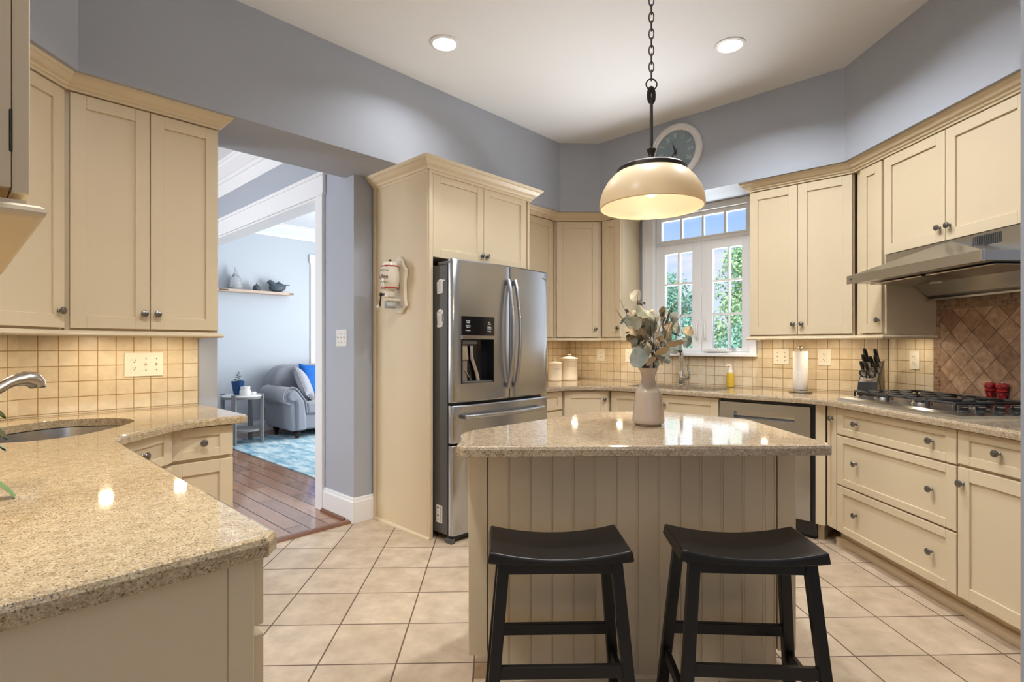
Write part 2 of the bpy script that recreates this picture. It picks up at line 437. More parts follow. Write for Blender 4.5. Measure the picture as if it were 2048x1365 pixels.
def foliage(name, a, b_):
    m, nt, b = mat_new(name); N = nt.nodes.new; L = nt.links.new
    oi = N('ShaderNodeTexCoord'); nz = N('ShaderNodeTexNoise'); nz.inputs['Scale'].default_value = 1.3; nz.inputs['Detail'].default_value = 5
    L(oi.outputs['Object'], nz.inputs['Vector'])
    mx = N('ShaderNodeMixRGB'); mx.inputs[1].default_value = (*a, 1); mx.inputs[2].default_value = (*b_, 1)
    L(nz.outputs['Fac'], mx.inputs[0]); L(mx.outputs[0], b.inputs['Base Color'])
    b.inputs['Roughness'].default_value = 0.6
    tr = N('ShaderNodeBsdfTranslucent'); L(mx.outputs[0], tr.inputs[0])
    ms = N('ShaderNodeMixShader'); ms.inputs[0].default_value = 0.35
    L(b.outputs[0], ms.inputs[1]); L(tr.outputs[0], ms.inputs[2]); L(ms.outputs[0], nt.nodes['Material Output'].inputs[0])
    return m
M['tree_a'] = foliage('tree_foliage', (0.25, 0.46, 0.27), (0.60, 0.76, 0.46))
M['tree_b'] = foliage('tree_foliage_cool', (0.20, 0.44, 0.38), (0.45, 0.68, 0.53))

def window_glass():
    m = bpy.data.materials.new('window_glass'); m.use_nodes = True; nt = m.node_tree; nt.nodes.clear()
    N = nt.nodes.new; L = nt.links.new
    o = N('ShaderNodeOutputMaterial'); t = N('ShaderNodeBsdfTransparent'); t.inputs[0].default_value = (0.96, 0.98, 0.98, 1)
    g = N('ShaderNodeBsdfGlossy'); g.inputs['Roughness'].default_value = 0.02; mx = N('ShaderNodeMixShader'); mx.inputs[0].default_value = 0.05
    L(t.outputs[0], mx.inputs[1]); L(g.outputs[0], mx.inputs[2]); L(mx.outputs[0], o.inputs[0])
    return m
M['pane'] = window_glass()

def shade_mat():
    m = bpy.data.materials.new('cream_opal_glass'); m.use_nodes = True; nt = m.node_tree; b = nt.nodes['Principled BSDF']
    b.inputs['Base Color'].default_value = (0.80, 0.69, 0.50, 1); b.inputs['Roughness'].default_value = 0.32; b.inputs['Specular IOR Level'].default_value = 0.3
    N = nt.nodes.new; L = nt.links.new
    t = N('ShaderNodeBsdfTranslucent'); t.inputs[0].default_value = (0.95, 0.83, 0.63, 1)
    mx = N('ShaderNodeMixShader'); mx.inputs[0].default_value = 0.42
    L(b.outputs[0], mx.inputs[1]); L(t.outputs[0], mx.inputs[2]); L(mx.outputs[0], nt.nodes['Material Output'].inputs[0])
    return m
M['shade'] = shade_mat()
M['shade_in'] = simple('white_shade_lining', (0.88, 0.82, 0.72), 0.4)
def emit(name, col, s):
    m = bpy.data.materials.new(name); m.use_nodes = True; nt = m.node_tree; nt.nodes.clear()
    o = nt.nodes.new('ShaderNodeOutputMaterial'); e = nt.nodes.new('ShaderNodeEmission'); e.inputs[0].default_value = (*col, 1); e.inputs[1].default_value = s
    nt.links.new(e.outputs[0], o.inputs[0]); return m
M['lens'] = emit('lit_downlight_lens', (1, 0.97, 0.92), 6.0)
M['puck'] = emit('lit_puck_lens', (1, 0.80, 0.50), 14.0)
M['bulb'] = emit('lit_bulb', (1, 0.90, 0.74), 4.0)

def rug_mat():
    m, nt, b = mat_new('blue_distressed_rug'); N = nt.nodes.new; L = nt.links.new
    tc = N('ShaderNodeTexCoord'); mp = N('ShaderNodeMapping'); mp.inputs['Scale'].default_value = (3.0, 0.9, 1); L(tc.outputs['Object'], mp.inputs[0])
    nz = N('ShaderNodeTexNoise'); nz.inputs['Scale'].default_value = 3.2; nz.inputs['Detail'].default_value = 9; nz.inputs['Roughness'].default_value = 0.7
    L(mp.outputs[0], nz.inputs['Vector'])
    rp = N('ShaderNodeValToRGB'); cr = rp.color_ramp
    cr.elements[0].position = 0.32; cr.elements[0].color = (0.05, 0.17, 0.26, 1); cr.elements[1].position = 0.72; cr.elements[1].color = (0.66, 0.70, 0.68, 1)
    e = cr.elements.new(0.45); e.color = (0.22, 0.38, 0.47, 1); e = cr.elements.new(0.57); e.color = (0.46, 0.56, 0.59, 1)
    L(nz.outputs['Fac'], rp.inputs[0]); L(rp.outputs[0], b.inputs['Base Color']); b.inputs['Roughness'].default_value = 0.95
    return m
M['rug'] = rug_mat()
# ------------------------------------------------------------------ the room shell
CEIL = 3.048; SOF = 2.438
def abp(*pts): return [AB(a, b) for a, b in pts]

KIT = [(-2.35, -3.2), (-2.35, 1.9), (-2.35, 2.55)] + [AB(0.221, 3.40), AB(4.45, 3.40)] + [(2.75, 3.60), (2.75, -3.2)]
struct(MB().prism(KIT, -0.06, 0.0), 'floor', M['floor'], smooth=0)
struct(MB().prism(abp((-1.6, 3.40), (5.2, 3.40), (5.2, 8.1), (-1.6, 8.1)), -0.06, 0.0), 'floor', M['wood'], smooth=0)
CK = [(-2.4, -3.3), (-2.4, 2.6)] + [AB(0.15, 3.40), AB(4.47, 3.40), AB(4.47, .70)] + [(2.82, 3.6), (2.82, -3.3)]
mb = MB(); mb.prism(CK, CEIL, CEIL + 0.05); mb.prism(abp((-1.7, 3.40), (5.3, 3.40), (5.3, 8.2), (-1.7, 8.2)), CEIL, CEIL + 0.05)
struct(mb, 'ceiling', M['ceil'], smooth=0)

# kitchen walls (frame coordinates: x along the wall, y into the wall)
mb = MB(); mb.box(0.221, 1.08, 3.375, 3.49, 0, CEIL); mb.box(1.08, 1.955, 3.375, 3.49, SOF, CEIL); mb.box(1.955, 4.53, 3.375, 3.49, 0, CEIL)
struct(mb, 'wall_refrigerator', M['wall'], 'F', smooth=0)
mb = MB()   # window wall with its opening (x = -B)
mb.box(-3.49, -2.42, 4.41, 4.53, 0, CEIL); mb.box(-1.525, -0.60, 4.41, 4.53, 0, CEIL)
mb.box(-2.42, -1.525, 4.41, 4.53, 0, 1.17); mb.box(-2.42, -1.525, 4.41, 4.53, 2.41, CEIL)
struct(mb, 'wall_window', M['wall'], 'W', smooth=0)
struct(MB().box(-3.60, 3.3, 2.67, 2.79, 0, CEIL), 'wall_range', M['wall'], 'R', smooth=0)
struct(MB().box(1.8, 2.56, 2.23, 2.35, 0, CEIL), 'wall_bar_sink', M['wall'], 'L', smooth=0)
struct(MB().box(0.99, 2.93, 0.25, 0.36, 0, CEIL), 'wall_peninsula', M['wall'], 'N', smooth=0)
struct(MB().box(-3.2, 1.85, 2.35, 2.45, 0, CEIL), 'wall_side', M['wall'], 'L', smooth=0)
mb = MB()   # unseen rear wall; three window openings added for the fill lamps
for a, b in ((-2.45, -2.05), (-0.85, -0.45), (0.75, 1.15), (2.35, 2.79)): mb.box(a, b, -3.3, -3.2, 0, CEIL)
for a, b in ((-2.05, -0.85), (-0.45, 0.75), (1.15, 2.35)): mb.box(a, b, -3.3, -3.2, 0, 0.70); mb.box(a, b, -3.3, -3.2, 2.55, CEIL)
struct(mb, 'wall_rear', M['wall'], smooth=0)
for k, (a, b) in enumerate(((-2.05, -0.85), (-0.45, 0.75), (1.15, 2.35))):
    mb = MB(); y0, y1 = -3.24, -3.18
    for q in ((a - .06, a + .05, .64, 2.61), (b - .05, b + .06, .64, 2.61), (a, b, .64, .75), (a, b, 2.50, 2.61), (a, b, 1.57, 1.63)): mb.box(q[0], q[1], y0, y1, q[2], q[3])
    mb.box((a + b) / 2 - .015, (a + b) / 2 + .015, y0, y1, .7, 2.55)
    struct(mb, 'window_%d' % (k + 2), M['trim'], smooth=0)
# the end of the wall beside the camera
struct(MB().prism([(0.9005, 0.90), (0.9005, 0.78), (1.30, 0.78), (1.30, 0.90)], 0, CEIL), 'wall_entry', M['wall'], smooth=0, bevel=.004)

# soffit over the cabinets: inner line, outer line on the walls
def sect(n1, c1, n2, c2):
    rows = {'X': (1, 0), 'Y': (0, 1), 'A': (R2, R2), 'B': (-R2, R2)}
    a, b = rows[n1]; c, d = rows[n2]; det = a * d - b * c
    return ((c1 * d - b * c2) / det, (a * c2 - c1 * c) / det)
inner = [AB(0.157, 0.90), sect('A', .157, 'X', -1.822), sect('X', -1.822, 'B', 2.968), sect('B', 2.968, 'Y', 4.752), sect('Y', 4.752, 'A', 4.004), sect('A', 4.004, 'X', 2.256), (2.256, 0.95)]
outer = [AB(-0.25, 0.90), sect('A', -.25, 'X', -2.23), sect('X', -2.23, 'B', 3.375), sect('B', 3.375, 'Y', 5.505), sect('Y', 5.505, 'A', 4.41), sect('A', 4.41, 'X', 2.67), (2.67, 0.95)]
mb = MB()
for i in range(6):
    mb.prism([inner[i], inner[i + 1], outer[i + 1], outer[i]], SOF, CEIL - 0.0005)
bmesh.ops.remove_doubles(mb.bm, verts=mb.bm.verts, dist=1e-4)
struct(mb, 'ceiling_soffit', M['wall'], smooth=0)

# passage and living room beyond the opening
mb = MB(); mb.box(1.955, 2.075, 3.49, 3.90, 0, CEIL); mb.box(1.955, 2.075, 3.90, 6.70, 2.374, CEIL); mb.box(1.955, 2.075, 6.70, 8.0, 0, CEIL)
struct(mb, 'wall_passage', M['wall'], 'F', smooth=0)
mb = MB(); mb.box(-1.6, 5.3, 8.0, 8.1, 0, CEIL)
struct(mb, 'wall_living', M['wall_lr'], 'F', smooth=0)
struct(MB().box(5.2, 5.3, 3.40, 8.0, 0, CEIL), 'wall_living_side', M['wall_lr'], 'F', smooth=0)
struct(MB().box(-1.6, -1.5, 3.40, 8.0, 0, CEIL), 'wall_passage_side', M['wall'], 'F', smooth=0)
struct(MB().box(-1.6, 0.221, 3.375, 3.49, 0, CEIL), 'wall_passage_back', M['wall'], 'F', smooth=0)
struct(MB().box(4.53, 5.3, 3.375, 3.49, 0, CEIL), 'wall_living_back', M['wall_lr'], 'F', smooth=0)

def casing_bits(mb, x0, x1, y0, y1, z0, z1): mb.box(x0, x1, y0, y1, z0, z1)
mb = MB()   # cased opening between passage and living room: face on A = 1.955
mb.box(1.930, 1.955, 3.79, 3.895, 0, 2.385); mb.box(1.935, 2.095, 3.885, 3.90, 0, 2.374)
mb.box(1.928, 1.955, 3.775, 6.81, 2.385, 2.52); mb.box(1.918, 1.955, 3.755, 6.83, 2.52, 2.548); mb.box(1.924, 1.955, 3.775, 6.81, 2.375, 2.392)
mb.box(1.935, 2.095, 3.90, 6.70, 2.358, 2.374); mb.box(1.930, 1.955, 6.705, 6.81, 0, 2.385); mb.box(1.935, 2.095, 6.70, 6.715, 0, 2.374)
mb.box(2.075, 2.098, 3.79, 3.895, 0, 2.385); mb.box(2.075, 2.098, 3.79, 6.81, 2.385, 2.52)
struct(mb, 'door_1', M['trim'], 'F', smooth=0, bevel=.002)
# crown in the passage and in the living room
CP = [(0, 2.78), (0.012, 2.78), (0.012, 2.90), (0.03, 2.905), (0.035, 2.93), (0.05, 2.94), (0.11, 3.00), (0.115, 3.02), (0.13, 3.03), (0.13, 3.047), (0, 3.047)]
struct(MB().sweep(abp((1.955, 3.50), (1.955, 7.99)), CP, side=-1), 'trim_1', M['trim'], smooth=0)
CP2 = [(0, 2.86), (0.012, 2.86), (0.03, 2.90), (0.07, 2.95), (0.10, 2.99), (0.11, 3.02), (0.13, 3.03), (0.13, 3.047), (0, 3.047)]
struct(MB().sweep(abp((2.08, 8.0), (5.2, 8.0)), CP2, side=1), 'trim_2', M['trim'], smooth=0)
struct(MB().sweep(abp((5.2, 8.0), (5.2, 3.5)), CP2, side=1), 'trim_3', M['trim'], smooth=0)
# baseboards
BP = [(0, 0), (0.016, 0), (0.016, 0.125), (0.010, 0.135), (0.008, 0.15), (0, 0.155)]
struct(MB().sweep(abp((2.08, 8.0), (5.2, 8.0)), BP, side=1), 'baseboard_living', M['trim'], smooth=0)
BP3 = [(0, 0), (0.018, 0), (0.018, 0.145), (0.012, 0.155), (0.010, 0.17), (0, 0.175)]
struct(MB().sweep(abp((1.955, 3.79), (1.955, 3.375), (2.108, 3.375)), BP3, side=1), 'baseboard_stub', M['trim'], smooth=0)
# wooden threshold between tile and planks
struct(MB().prism_x([(3.375, 0), (3.382, 0.012), (3.40, 0.017), (3.425, 0.017), (3.445, 0.010), (3.452, 0)], 1.0, 1.935), 'trim_4', M['threshold'], 'F', smooth=0)
struct(MB().prism_y([(1.937, 0), (1.937, 0.022), (1.928, 0.022), (1.918, 0.014), (1.915, 0)], 3.455, 3.79), 'trim_5', M['threshold'], 'F', smooth=0)
# living room window at the far wall: only its casing edge shows
mb = MB(); mb.box(3.88, 3.985, 7.975, 8.0, 0, 2.52); mb.box(3.86, 5.1, 7.97, 8.0, 2.52, 2.655); mb.box(3.985, 5.1, 7.985, 8.0, 0, 2.52)
struct(mb, 'door_2', M['trim'], 'F', smooth=0, bevel=.002)

# ------------------------------------------------------------------ kitchen window (x = -B on the window wall)
mb = MB(); y0, y1 = 4.385, 4.41
mb.box(-2.505, -2.39, y0, y1, 1.17, 2.436); mb.box(-1.555, -1.502, y0, y1, 1.17, 2.436); mb.box(-2.505, -1.502, y0, y1, 2.385, 2.436)
mb.box(-2.475, -2.455, y0 - .008, y0, 1.17, 2.436); mb.box(-2.41, -2.39, y0 - .010, y0, 1.17, 2.40)
mb.box(-2.52, -1.49, 4.355, 4.41, 1.153, 1.178)
mb.box(-2.42, -2.388, 4.41, 4.53, 1.17, 2.41); mb.box(-1.557, -1.525, 4.41, 4.53, 1.17, 2.41); mb.box(-2.42, -1.525, 4.41, 4.53, 2.385, 2.41); mb.box(-2.42, -1.525, 4.41, 4.53, 1.17, 1.19)
mb.box(-2.39, -1.555, 4.43, 4.50, 2.135, 2.165)
wf = struct(mb, 'window_1', M['trim'], 'W', smooth=0, bevel=.002)
def framed(name, x0, x1, z0, z1, gx0, gx1, gz0, gz1, vb, hb):
    mb = MB(); ya, yb = 4.425, 4.47
    mb.box(x0, gx0, ya, yb, z0, z1); mb.box(gx1, x1, ya, yb, z0, z1); mb.box(gx0, gx1, ya, yb, z0, gz0); mb.box(gx0, gx1, ya, yb, gz1, z1)
    f = mb.obj(name, M['trim'], wf, smooth=0, bevel=.002)
    mb = MB()
    for x in vb: mb.box(x - .009, x + .009, ya + .008, yb - .004, gz0, gz1)
    for z in hb: mb.box(gx0, gx1, ya + .010, yb - .006, z - .009, z + .009)
    mb.obj('muntin', M['trim'], f, smooth=0)
    MB().box(gx0 - .004, gx1 + .004, 4.450, 4.455, gz0 - .004, gz1 + .004).obj('pane', M['pane'], f, smooth=0)
    return f
sl = framed('sash', -2.386, -1.962, 1.192, 2.132, -2.300, -2.045, 1.222, 2.055, (-2.172,), (1.505, 1.785))
sr = framed('sash', -1.958, -1.558, 1.192, 2.132, -1.868, -1.625, 1.222, 2.055, (-1.735,), (1.505, 1.785))
framed('transom', -2.386, -1.558, 2.163, 2.384, -2.335, -1.595, 2.178, 2.352, (-2.150, -1.955, -1.765), ())
for s, x in ((sl, -1.992), (sr, -1.925)):
    MB().box(x - .012, x + .012, 4.419, 4.427, 1.29, 1.47).obj('latch_plate', M['white'], s, smooth=0, bevel=.003)
    MB().tube([(x, 4.417, 1.45), (x, 4.400, 1.43), (x, 4.396, 1.34), (x, 4.400, 1.31)], .006, 8).obj('latch_lever', M['white'], s)
mb = MB().prism([(-1.93, 4.43), (-1.93, 4.39), (-1.85, 4.375), (-1.74, 4.385), (-1.70, 4.41), (-1.70, 4.43)], 1.19, 1.215)
mb.obj('crank_cover', M['white'], sr, smooth=0, bevel=.004)
mb = MB().prism([(-2.36, 4.43), (-2.36, 4.39), (-2.28, 4.375), (-2.17, 4.385), (-2.13, 4.41), (-2.13, 4.43)], 1.19, 1.215)
mb.obj('crank_cover', M['white'], sl, smooth=0, bevel=.004)
MB().box(-1.735, -1.675, 4.40, 4.428, 1.212, 1.220).obj('maker_plate', M['grey_txt'], sr, smooth=0)

# ------------------------------------------------------------------ tiled splashbacks
struct(MB().box(0.225, 0.975, 3.365, 3.375, 0.905, 1.315), 'wall_tile_bar', M['tile'], 'F', smooth=0)
struct(MB().box(1.93, 2.55, 2.220, 2.230, 0.905, 1.335), 'wall_tile_bar_corner', M['tile'], 'L', smooth=0)
struct(MB().box(0.99, 2.92, 0.240, 0.25, 0.905, 1.49), 'wall_tile_peninsula', M['tile'], 'N', smooth=0)
struct(MB().box(3.10, 4.40, 3.365, 3.375, 0.905, 1.335), 'wall_tile_corner', M['tile'], 'F', smooth=0)
mb = MB(); mb.box(-3.365, -2.52, 4.40, 4.41, 0.905, 1.335); mb.box(-2.52, -1.49, 4.40, 4.41, 0.905, 1.153); mb.box(-1.49, -0.645, 4.40, 4.41, 0.905, 1.335)
struct(mb, 'wall_tile_sink', M['tile_w'], 'W', smooth=0)
struct(MB().box(-3.562, -3.186, 2.66, 2.67, 0.905, 1.335), 'wall_tile_range', M['tile_r'], 'R', smooth=0)
mb = MB(); mb.box(-3.186, -3.136, 2.657, 2.67, 0.905, 1.64); mb.box(-3.136, -2.25, 2.657, 2.67, 1.455, 1.505); mb.box(-2.25, -2.20, 2.657, 2.67, 0.905, 1.64); mb.box(-3.136, -2.25, 2.657, 2.67, 1.505, 1.64)
struct(mb, 'wall_tile_mosaic_border', M['mosaic'], 'R', smooth=0)
struct(MB().box(-3.136, -2.25, 2.658, 2.67, 0.905, 1.455), 'wall_tile_travertine', M['trav'], 'R', smooth=0)
struct(MB().box(-2.20, -1.50, 2.66, 2.67, 0.905, 1.335), 'wall_tile_range_end', M['tile_r'], 'R', smooth=0)

# ------------------------------------------------------------------ cabinet making
def shaker(x0, x1, z0, z1, yf, th=.020, rail=.058, rec=.009, parent=None, name='door'):
    mb = MB(); y1 = yf + th
    w = min(rail, (x1 - x0) * .32); h = min(rail, (z1 - z0) * .30)
    if name == 'drawer': h = min(h, .040)
    mb.box(x0, x0 + w, yf, y1, z0, z1); mb.box(x1 - w, x1, yf, y1, z0, z1)
    mb.box(x0 + w, x1 - w, yf, y1, z0, z0 + h); mb.box(x0 + w, x1 - w, yf, y1, z1 - h, z1)
    mb.box(x0 + w - .001, x1 - w + .001, yf + rec, y1 - .001, z0 + h - .001, z1 - h + .001)
    return mb.obj(name, M['cab'], parent, smooth=0, bevel=.0015)

KNOB = None
def knob(parent, x, y, z, axis=None):
    """mushroom knob standing out toward -y of the frame; one mesh shared by all"""
    global KNOB
    if KNOB is None:
        mb = MB(); Mx = Matrix.Rotation(PI / 2, 4, 'X')
        mb.lathe([(0, 0), (.0085, 0), (.0085, .003), (.0055, .006), (.0055, .014), (.009, .0165), (.0155, .019), (.0165, .022), (.0145, .0265), (.008, .0295), (0, .0305)], 20, M=Mx)
        o = mb.obj('knob', M['pewter'], None); KNOB = o.data; bpy.data.objects.remove(o)
    o = bpy.data.objects.new('knob', KNOB); C.objects.link(o); o.parent = parent
    o.location = Vector((x, y, z)) - ORG.get(parent.name, Vector((0, 0, 0)))
    if axis: o.rotation_euler = axis
    return o

def cabinet(frame, x0, x1, yf, yb, z0, z1, label, doors=(), drawers=(), kind='upper_cabinet', toe=False, group=None, poly=None, cat='cabinet', low=False):
    t = thing(kind, label, cat, frame, (x0 + x1) / 2, yf + .15, z0, group)
    mb = MB(); yc = yf + .021
    if low:
        if poly: mb.prism(poly, z0, .64); a, b = poly[0][0], poly[1][0]
        else: mb.box(x0, x1, yc, yb, z0 + .105, .64); mb.box(x0, x1, yc + .07, yb, z0, z0 + .105); a, b = x0, x1
        mb.box(a, b, yc, yc + .02, .64, z1); mb.box(a, a + .018, yc + .02, yc + .12, .64, z1); mb.box(b - .018, b, yc + .02, yc + .12, .64, z1)
    elif poly: mb.prism(poly, z0, z1)
    elif toe:
        mb.box(x0, x1, yc, yb, z0 + .105, z1); mb.box(x0, x1, yc + .07, yb, z0, z0 + .105)
    else: mb.box(x0, x1, yc, yb, z0, z1)
    mb.obj('carcass', M['cab'], t, smooth=0, bevel=.001)
    for d in doors:
        o = shaker(d[0], d[1], d[2], d[3], yf, parent=t)
        for k in d[4:]: knob(o, k[0], yf, k[1])
    for d in drawers:
        o = shaker(d[0], d[1], d[2], d[3], yf, parent=t, name='drawer')
        for k in d[4:]: knob(o, k[0], yf, k[1])
    return t

UZ0, UZ1, DZ0, DZ1 = 1.31, 2.385, 1.319, 2.366
KZ = 1.393
# wall cabinets, from the bar round to the range
nb = cabinet('N', 1.085, 2.55, -.086, .238, 1.475, UZ1, 'cream wall cabinet hung above the peninsula, its end and a dark hinge facing the camera', [(1.085, 1.80, 1.468, DZ1), (1.804, 2.53, 1.468, DZ1)])
for z in (1.56, 2.25): MB().box(1.0835, 1.10, -.0665, -.0615, z - .033, z + .033).obj('hinge', M['bronze'], nb, smooth=0, bevel=.003)
cabinet('L', 2.030, 2.409, 1.90, 2.22, UZ0, UZ1, 'narrow cream wall cabinet set diagonally above the bar sink', [(2.035, 2.401, DZ0, DZ1, (2.368, KZ))])
cabinet('F', .355, .980, 3.045, 3.365, UZ0, UZ1, 'tall cream two-door wall cabinet above the ivory switch plate beside the opening', [(.373, .672, DZ0, DZ1, (.648, KZ)), (.676, .976, DZ0, DZ1, (.702, KZ))])
cabinet('F', 3.105, 3.788, 3.045, 3.365, UZ0, UZ1, 'cream wall cabinet squeezed between the refrigerator enclosure and the corner cabinet', [(3.12, 3.760, DZ0, DZ1)])
pc = [(.519, 4.852), (.944, 4.852), (1.142, 5.072), (.732, 5.485), (.320, 5.072)]
cabinet('C', .53, .93, 4.83, 5.2, UZ0, UZ1, 'cream diagonal corner wall cabinet above the two canisters', [(.538, .920, DZ0, DZ1, (.888, KZ))], poly=pc)
cabinet('W', -2.753, -2.540, 4.08, 4.40, UZ0, UZ1, 'slim cream wall cabinet whose side panel faces the window', [(-2.738, -2.545, DZ0, DZ1, (-2.568, KZ + .004))])
cabinet('W', -1.445, -.780, 4.08, 4.40, UZ0, UZ1, 'cream two-door wall cabinet above the paper towel roll', [(-1.441, -1.120, DZ0, DZ1, (-1.145, KZ)), (-1.116, -.790, DZ0, DZ1, (-1.090, KZ))])
cabinet('R', -3.428, -3.168, 2.33, 2.66, UZ0, UZ1, 'slim cream wall cabinet beside the range hood, above the knife block', [(-3.372, -3.182, DZ0, DZ1, (-3.200, KZ + .005))])
cabinet('R', -3.164, -2.250, 2.33, 2.66, 1.795, UZ1, 'short wide cream two-door cabinet directly above the steel range hood', [(-3.160, -2.722, 1.787, DZ1, (-2.752, 1.862)), (-2.718, -2.275, 1.787, DZ1, (-2.690, 1.862))])

# refrigerator enclosure
fc = thing('refrigerator_cabinet', 'tall cream enclosure around the refrigerator with two doors over it', 'cabinet', 'F', 2.6, 3.0, 0)
MB().box(2.110, 2.134, 2.722, 3.360, 0, UZ1).obj('side_panel', M['cab'], fc, smooth=0, bevel=.002)
MB().box(2.106, 2.152, 2.738, 2.745, 0, UZ1).obj('face_stile', M['cab'], fc, smooth=0, bevel=.001)
MB().box(2.100, 2.110, 3.335, 3.362, 0, UZ1).obj('scribe_strip', M['cab'], fc, smooth=0, bevel=.002)
MB().prism_y([(2.110, 0), (2.094, 0), (2.095, .010), (2.102, .018), (2.110, .020)], 2.715, 3.352).obj('shoe_moulding', M['cab'], fc, smooth=0)
mb = MB(); mb.box(2.134, 3.078, 2.765, 3.36, 1.815, UZ1); mb.obj('carcass', M['cab'], fc, smooth=0, bevel=.001)
MB().box(3.078, 3.100, 2.745, 3.36, 0, UZ1).obj('side_panel', M['cab'], fc, smooth=0, bevel=.002)
d1 = shaker(2.156, 2.606, 1.815, DZ1, 2.742, parent=fc); d2 = shaker(2.610, 3.055, 1.815, DZ1, 2.742, parent=fc)
knob(d1, 2.583, 2.742, 1.873); knob(d2, 2.632, 2.742, 1.873)

# crown mouldings and light rails, mitred round the runs
CRN = [(-.035, 2.372), (.004, 2.372), (.006, 2.382), (.014, 2.386), (.018, 2.394), (.030, 2.402), (.044, 2.420), (.050, 2.424), (.056, 2.437), (-.035, 2.437)]
def moulding(path, prof, label, side=1): return tag(MB().sweep(path, prof, side).obj('cabinet_moulding', M['cab'], None, smooth=0), label, 'moulding')
XL = sect('A', .086, 'X', -1.90); XF = sect('X', -1.90, 'B', 3.045); XC = sect('B', 3.045, 'Y', 4.83); XW = sect('Y', 4.83, 'A', 4.08); XR = sect('A', 4.08, 'X', 2.33)
moulding([AB(-.20, 1.08), AB(.086, 1.08), XL, XF, AB(.980, 3.045), AB(.980, 3.36)], CRN, 'cream crown moulding along the top of the bar wall cabinets', 1)
moulding([AB(3.104, 3.045), XC, XW, AB(4.08, 2.538), AB(4.393, 2.538)], CRN, 'cream crown moulding over the corner cabinets between refrigerator and window', 1)
moulding([AB(4.393, 1.447), AB(4.08, 1.447), XR, (2.33, 2.25)], CRN, 'cream crown moulding running from the window to above the range hood', 1)
CRF = [(-.03, 2.352), (.004, 2.352), (.006, 2.366), (.016, 2.370), (.022, 2.382), (.040, 2.394), (.058, 2.416), (.066, 2.420), (.075, 2.437), (-.03, 2.437)]
moulding([AB(2.110, 3.36), AB(2.110, 2.735), AB(3.10, 2.735), AB(3.10, 3.04)], CRF, 'deep cream crown moulding wrapped round the refrigerator enclosure', 1)
RAIL = [(-.035, 1.309), (-.004, 1.309), (-.003, 1.302), (.010, 1.301), (.016, 1.297), (.018, 1.291), (.016, 1.286), (.010, 1.282), (-.035, 1.282)]
moulding([XL, XF, AB(.982, 3.045), AB(.982, 3.36)], RAIL, 'rounded cream light rail under the bar wall cabinets')
moulding([AB(3.104, 3.045), XC, XW, AB(4.08, 2.538), AB(4.393, 2.538)], RAIL, 'cream light rail under the corner cabinets above the canisters')
moulding([AB(4.393, 1.447), AB(4.08, 1.447), XR, (2.33, 3.166), (2.655, 3.166)], RAIL, 'cream light rail above the paper towel and knife block')
RAILN = [(o, z + .150) for o, z in RAIL]
moulding([AB(-.235, 1.085), AB(.086, 1.085), AB(.086, 2.70)], RAILN, 'rounded cream light rail under the cabinet over the peninsula')

# base cabinets
BZ = .869
cabinet('F', .665, .945, 2.735, 3.36, 0, BZ, 'cream base cabinet with one drawer over a door at the end of the bar', [(.668, .942, .115, .705, )], [(.668, .942, .722, .862, (.812, .792))], 'base_cabinet', True)
cabinet('L', 1.99, 2.405, 1.435, 2.20, 0, BZ, 'cream diagonal base cabinet under the bar sink', [(1.995, 2.40, .115, .705)], [(1.995, 2.40, .722, .862, (2.20, .792))], 'base_cabinet', True, poly=[(2.0, 1.457), (2.40, 1.457), (2.52, 2.20), (1.93, 2.20)], low=True)
pn = cabinet('N', .985, 2.37, -.393, .235, 0, BZ, 'cream peninsula base with a plain end panel, nearest the camera', [(.990, 1.44, .115, .722), (1.444, 1.90, .115, .722), (1.904, 2.36, .115, .722)], [(.990, 1.44, .738, .862), (1.444, 1.90, .738, .862), (1.904, 2.36, .738, .862)], 'base_cabinet', True)
mb = MB(); mb.box(.978, .985, -.372, -.330, 0, BZ); mb.box(.981, .985, -.330, .235, 0, BZ); mb.obj('end_panel', M['cab'], pn, smooth=0, bevel=.001)
cabinet('F', 3.105, 3.515, 2.745, 3.36, 0, BZ, 'cream base cabinet with a drawer beside the refrigerator', [(3.11, 3.505, .115, .70)], [(3.11, 3.505, .715, .862)], 'base_cabinet', True)
cabinet('C', .55, .93, 4.43, 5.2, 0, BZ, 'cream diagonal corner base cabinet below the canisters', [(.556, .922, .115, .862, (.890, .795))], (), 'base_cabinet', False, poly=[(.548, 4.452), (.936, 4.452), (1.35, 4.86), (.732, 5.47), (.12, 4.88)])
cabinet('W', -2.475, -1.556, 3.80, 4.39, 0, BZ, 'cream sink base cabinet below the window', [(-2.462, -2.006, .115, .862, (-2.030, .795)), (-2.002, -1.560, .115, .862, (-1.975, .785))], (), 'base_cabinet', True, low=True)
fp = thing('filler_panel', 'narrow cream filler post between dishwasher and range drawers', 'panel', 'W', -.9, 3.85, 0)
MB().box(-.936, -.880, 3.80, 4.2, .105, BZ).obj('face', M['cab'], fp, smooth=0, bevel=.001)
MB().box(-.936, -.900, 3.86, 4.2, 0, .105).obj('plinth', M['cab'], fp, smooth=0)
cabinet('R', -3.300, -3.206, 2.067, 2.65, 0, BZ, 'slim cream pull-out base cabinet beside the dishwasher', [(-3.296, -3.208, .115, .862, (-3.240, .792))], (), 'base_cabinet', True)
cabinet('R', -3.204, -2.350, 2.067, 2.65, 0, BZ, 'wide cream three-drawer base cabinet under the gas cooktop', (), [(-3.200, -2.354, .705, .862, (-3.022, .788), (-2.488, .788)), (-3.200, -2.354, .402, .695, (-3.022, .558), (-2.488, .558)), (-3.200, -2.354, .115, .392, (-3.022, .260), (-2.488, .260))], 'base_cabinet', True)
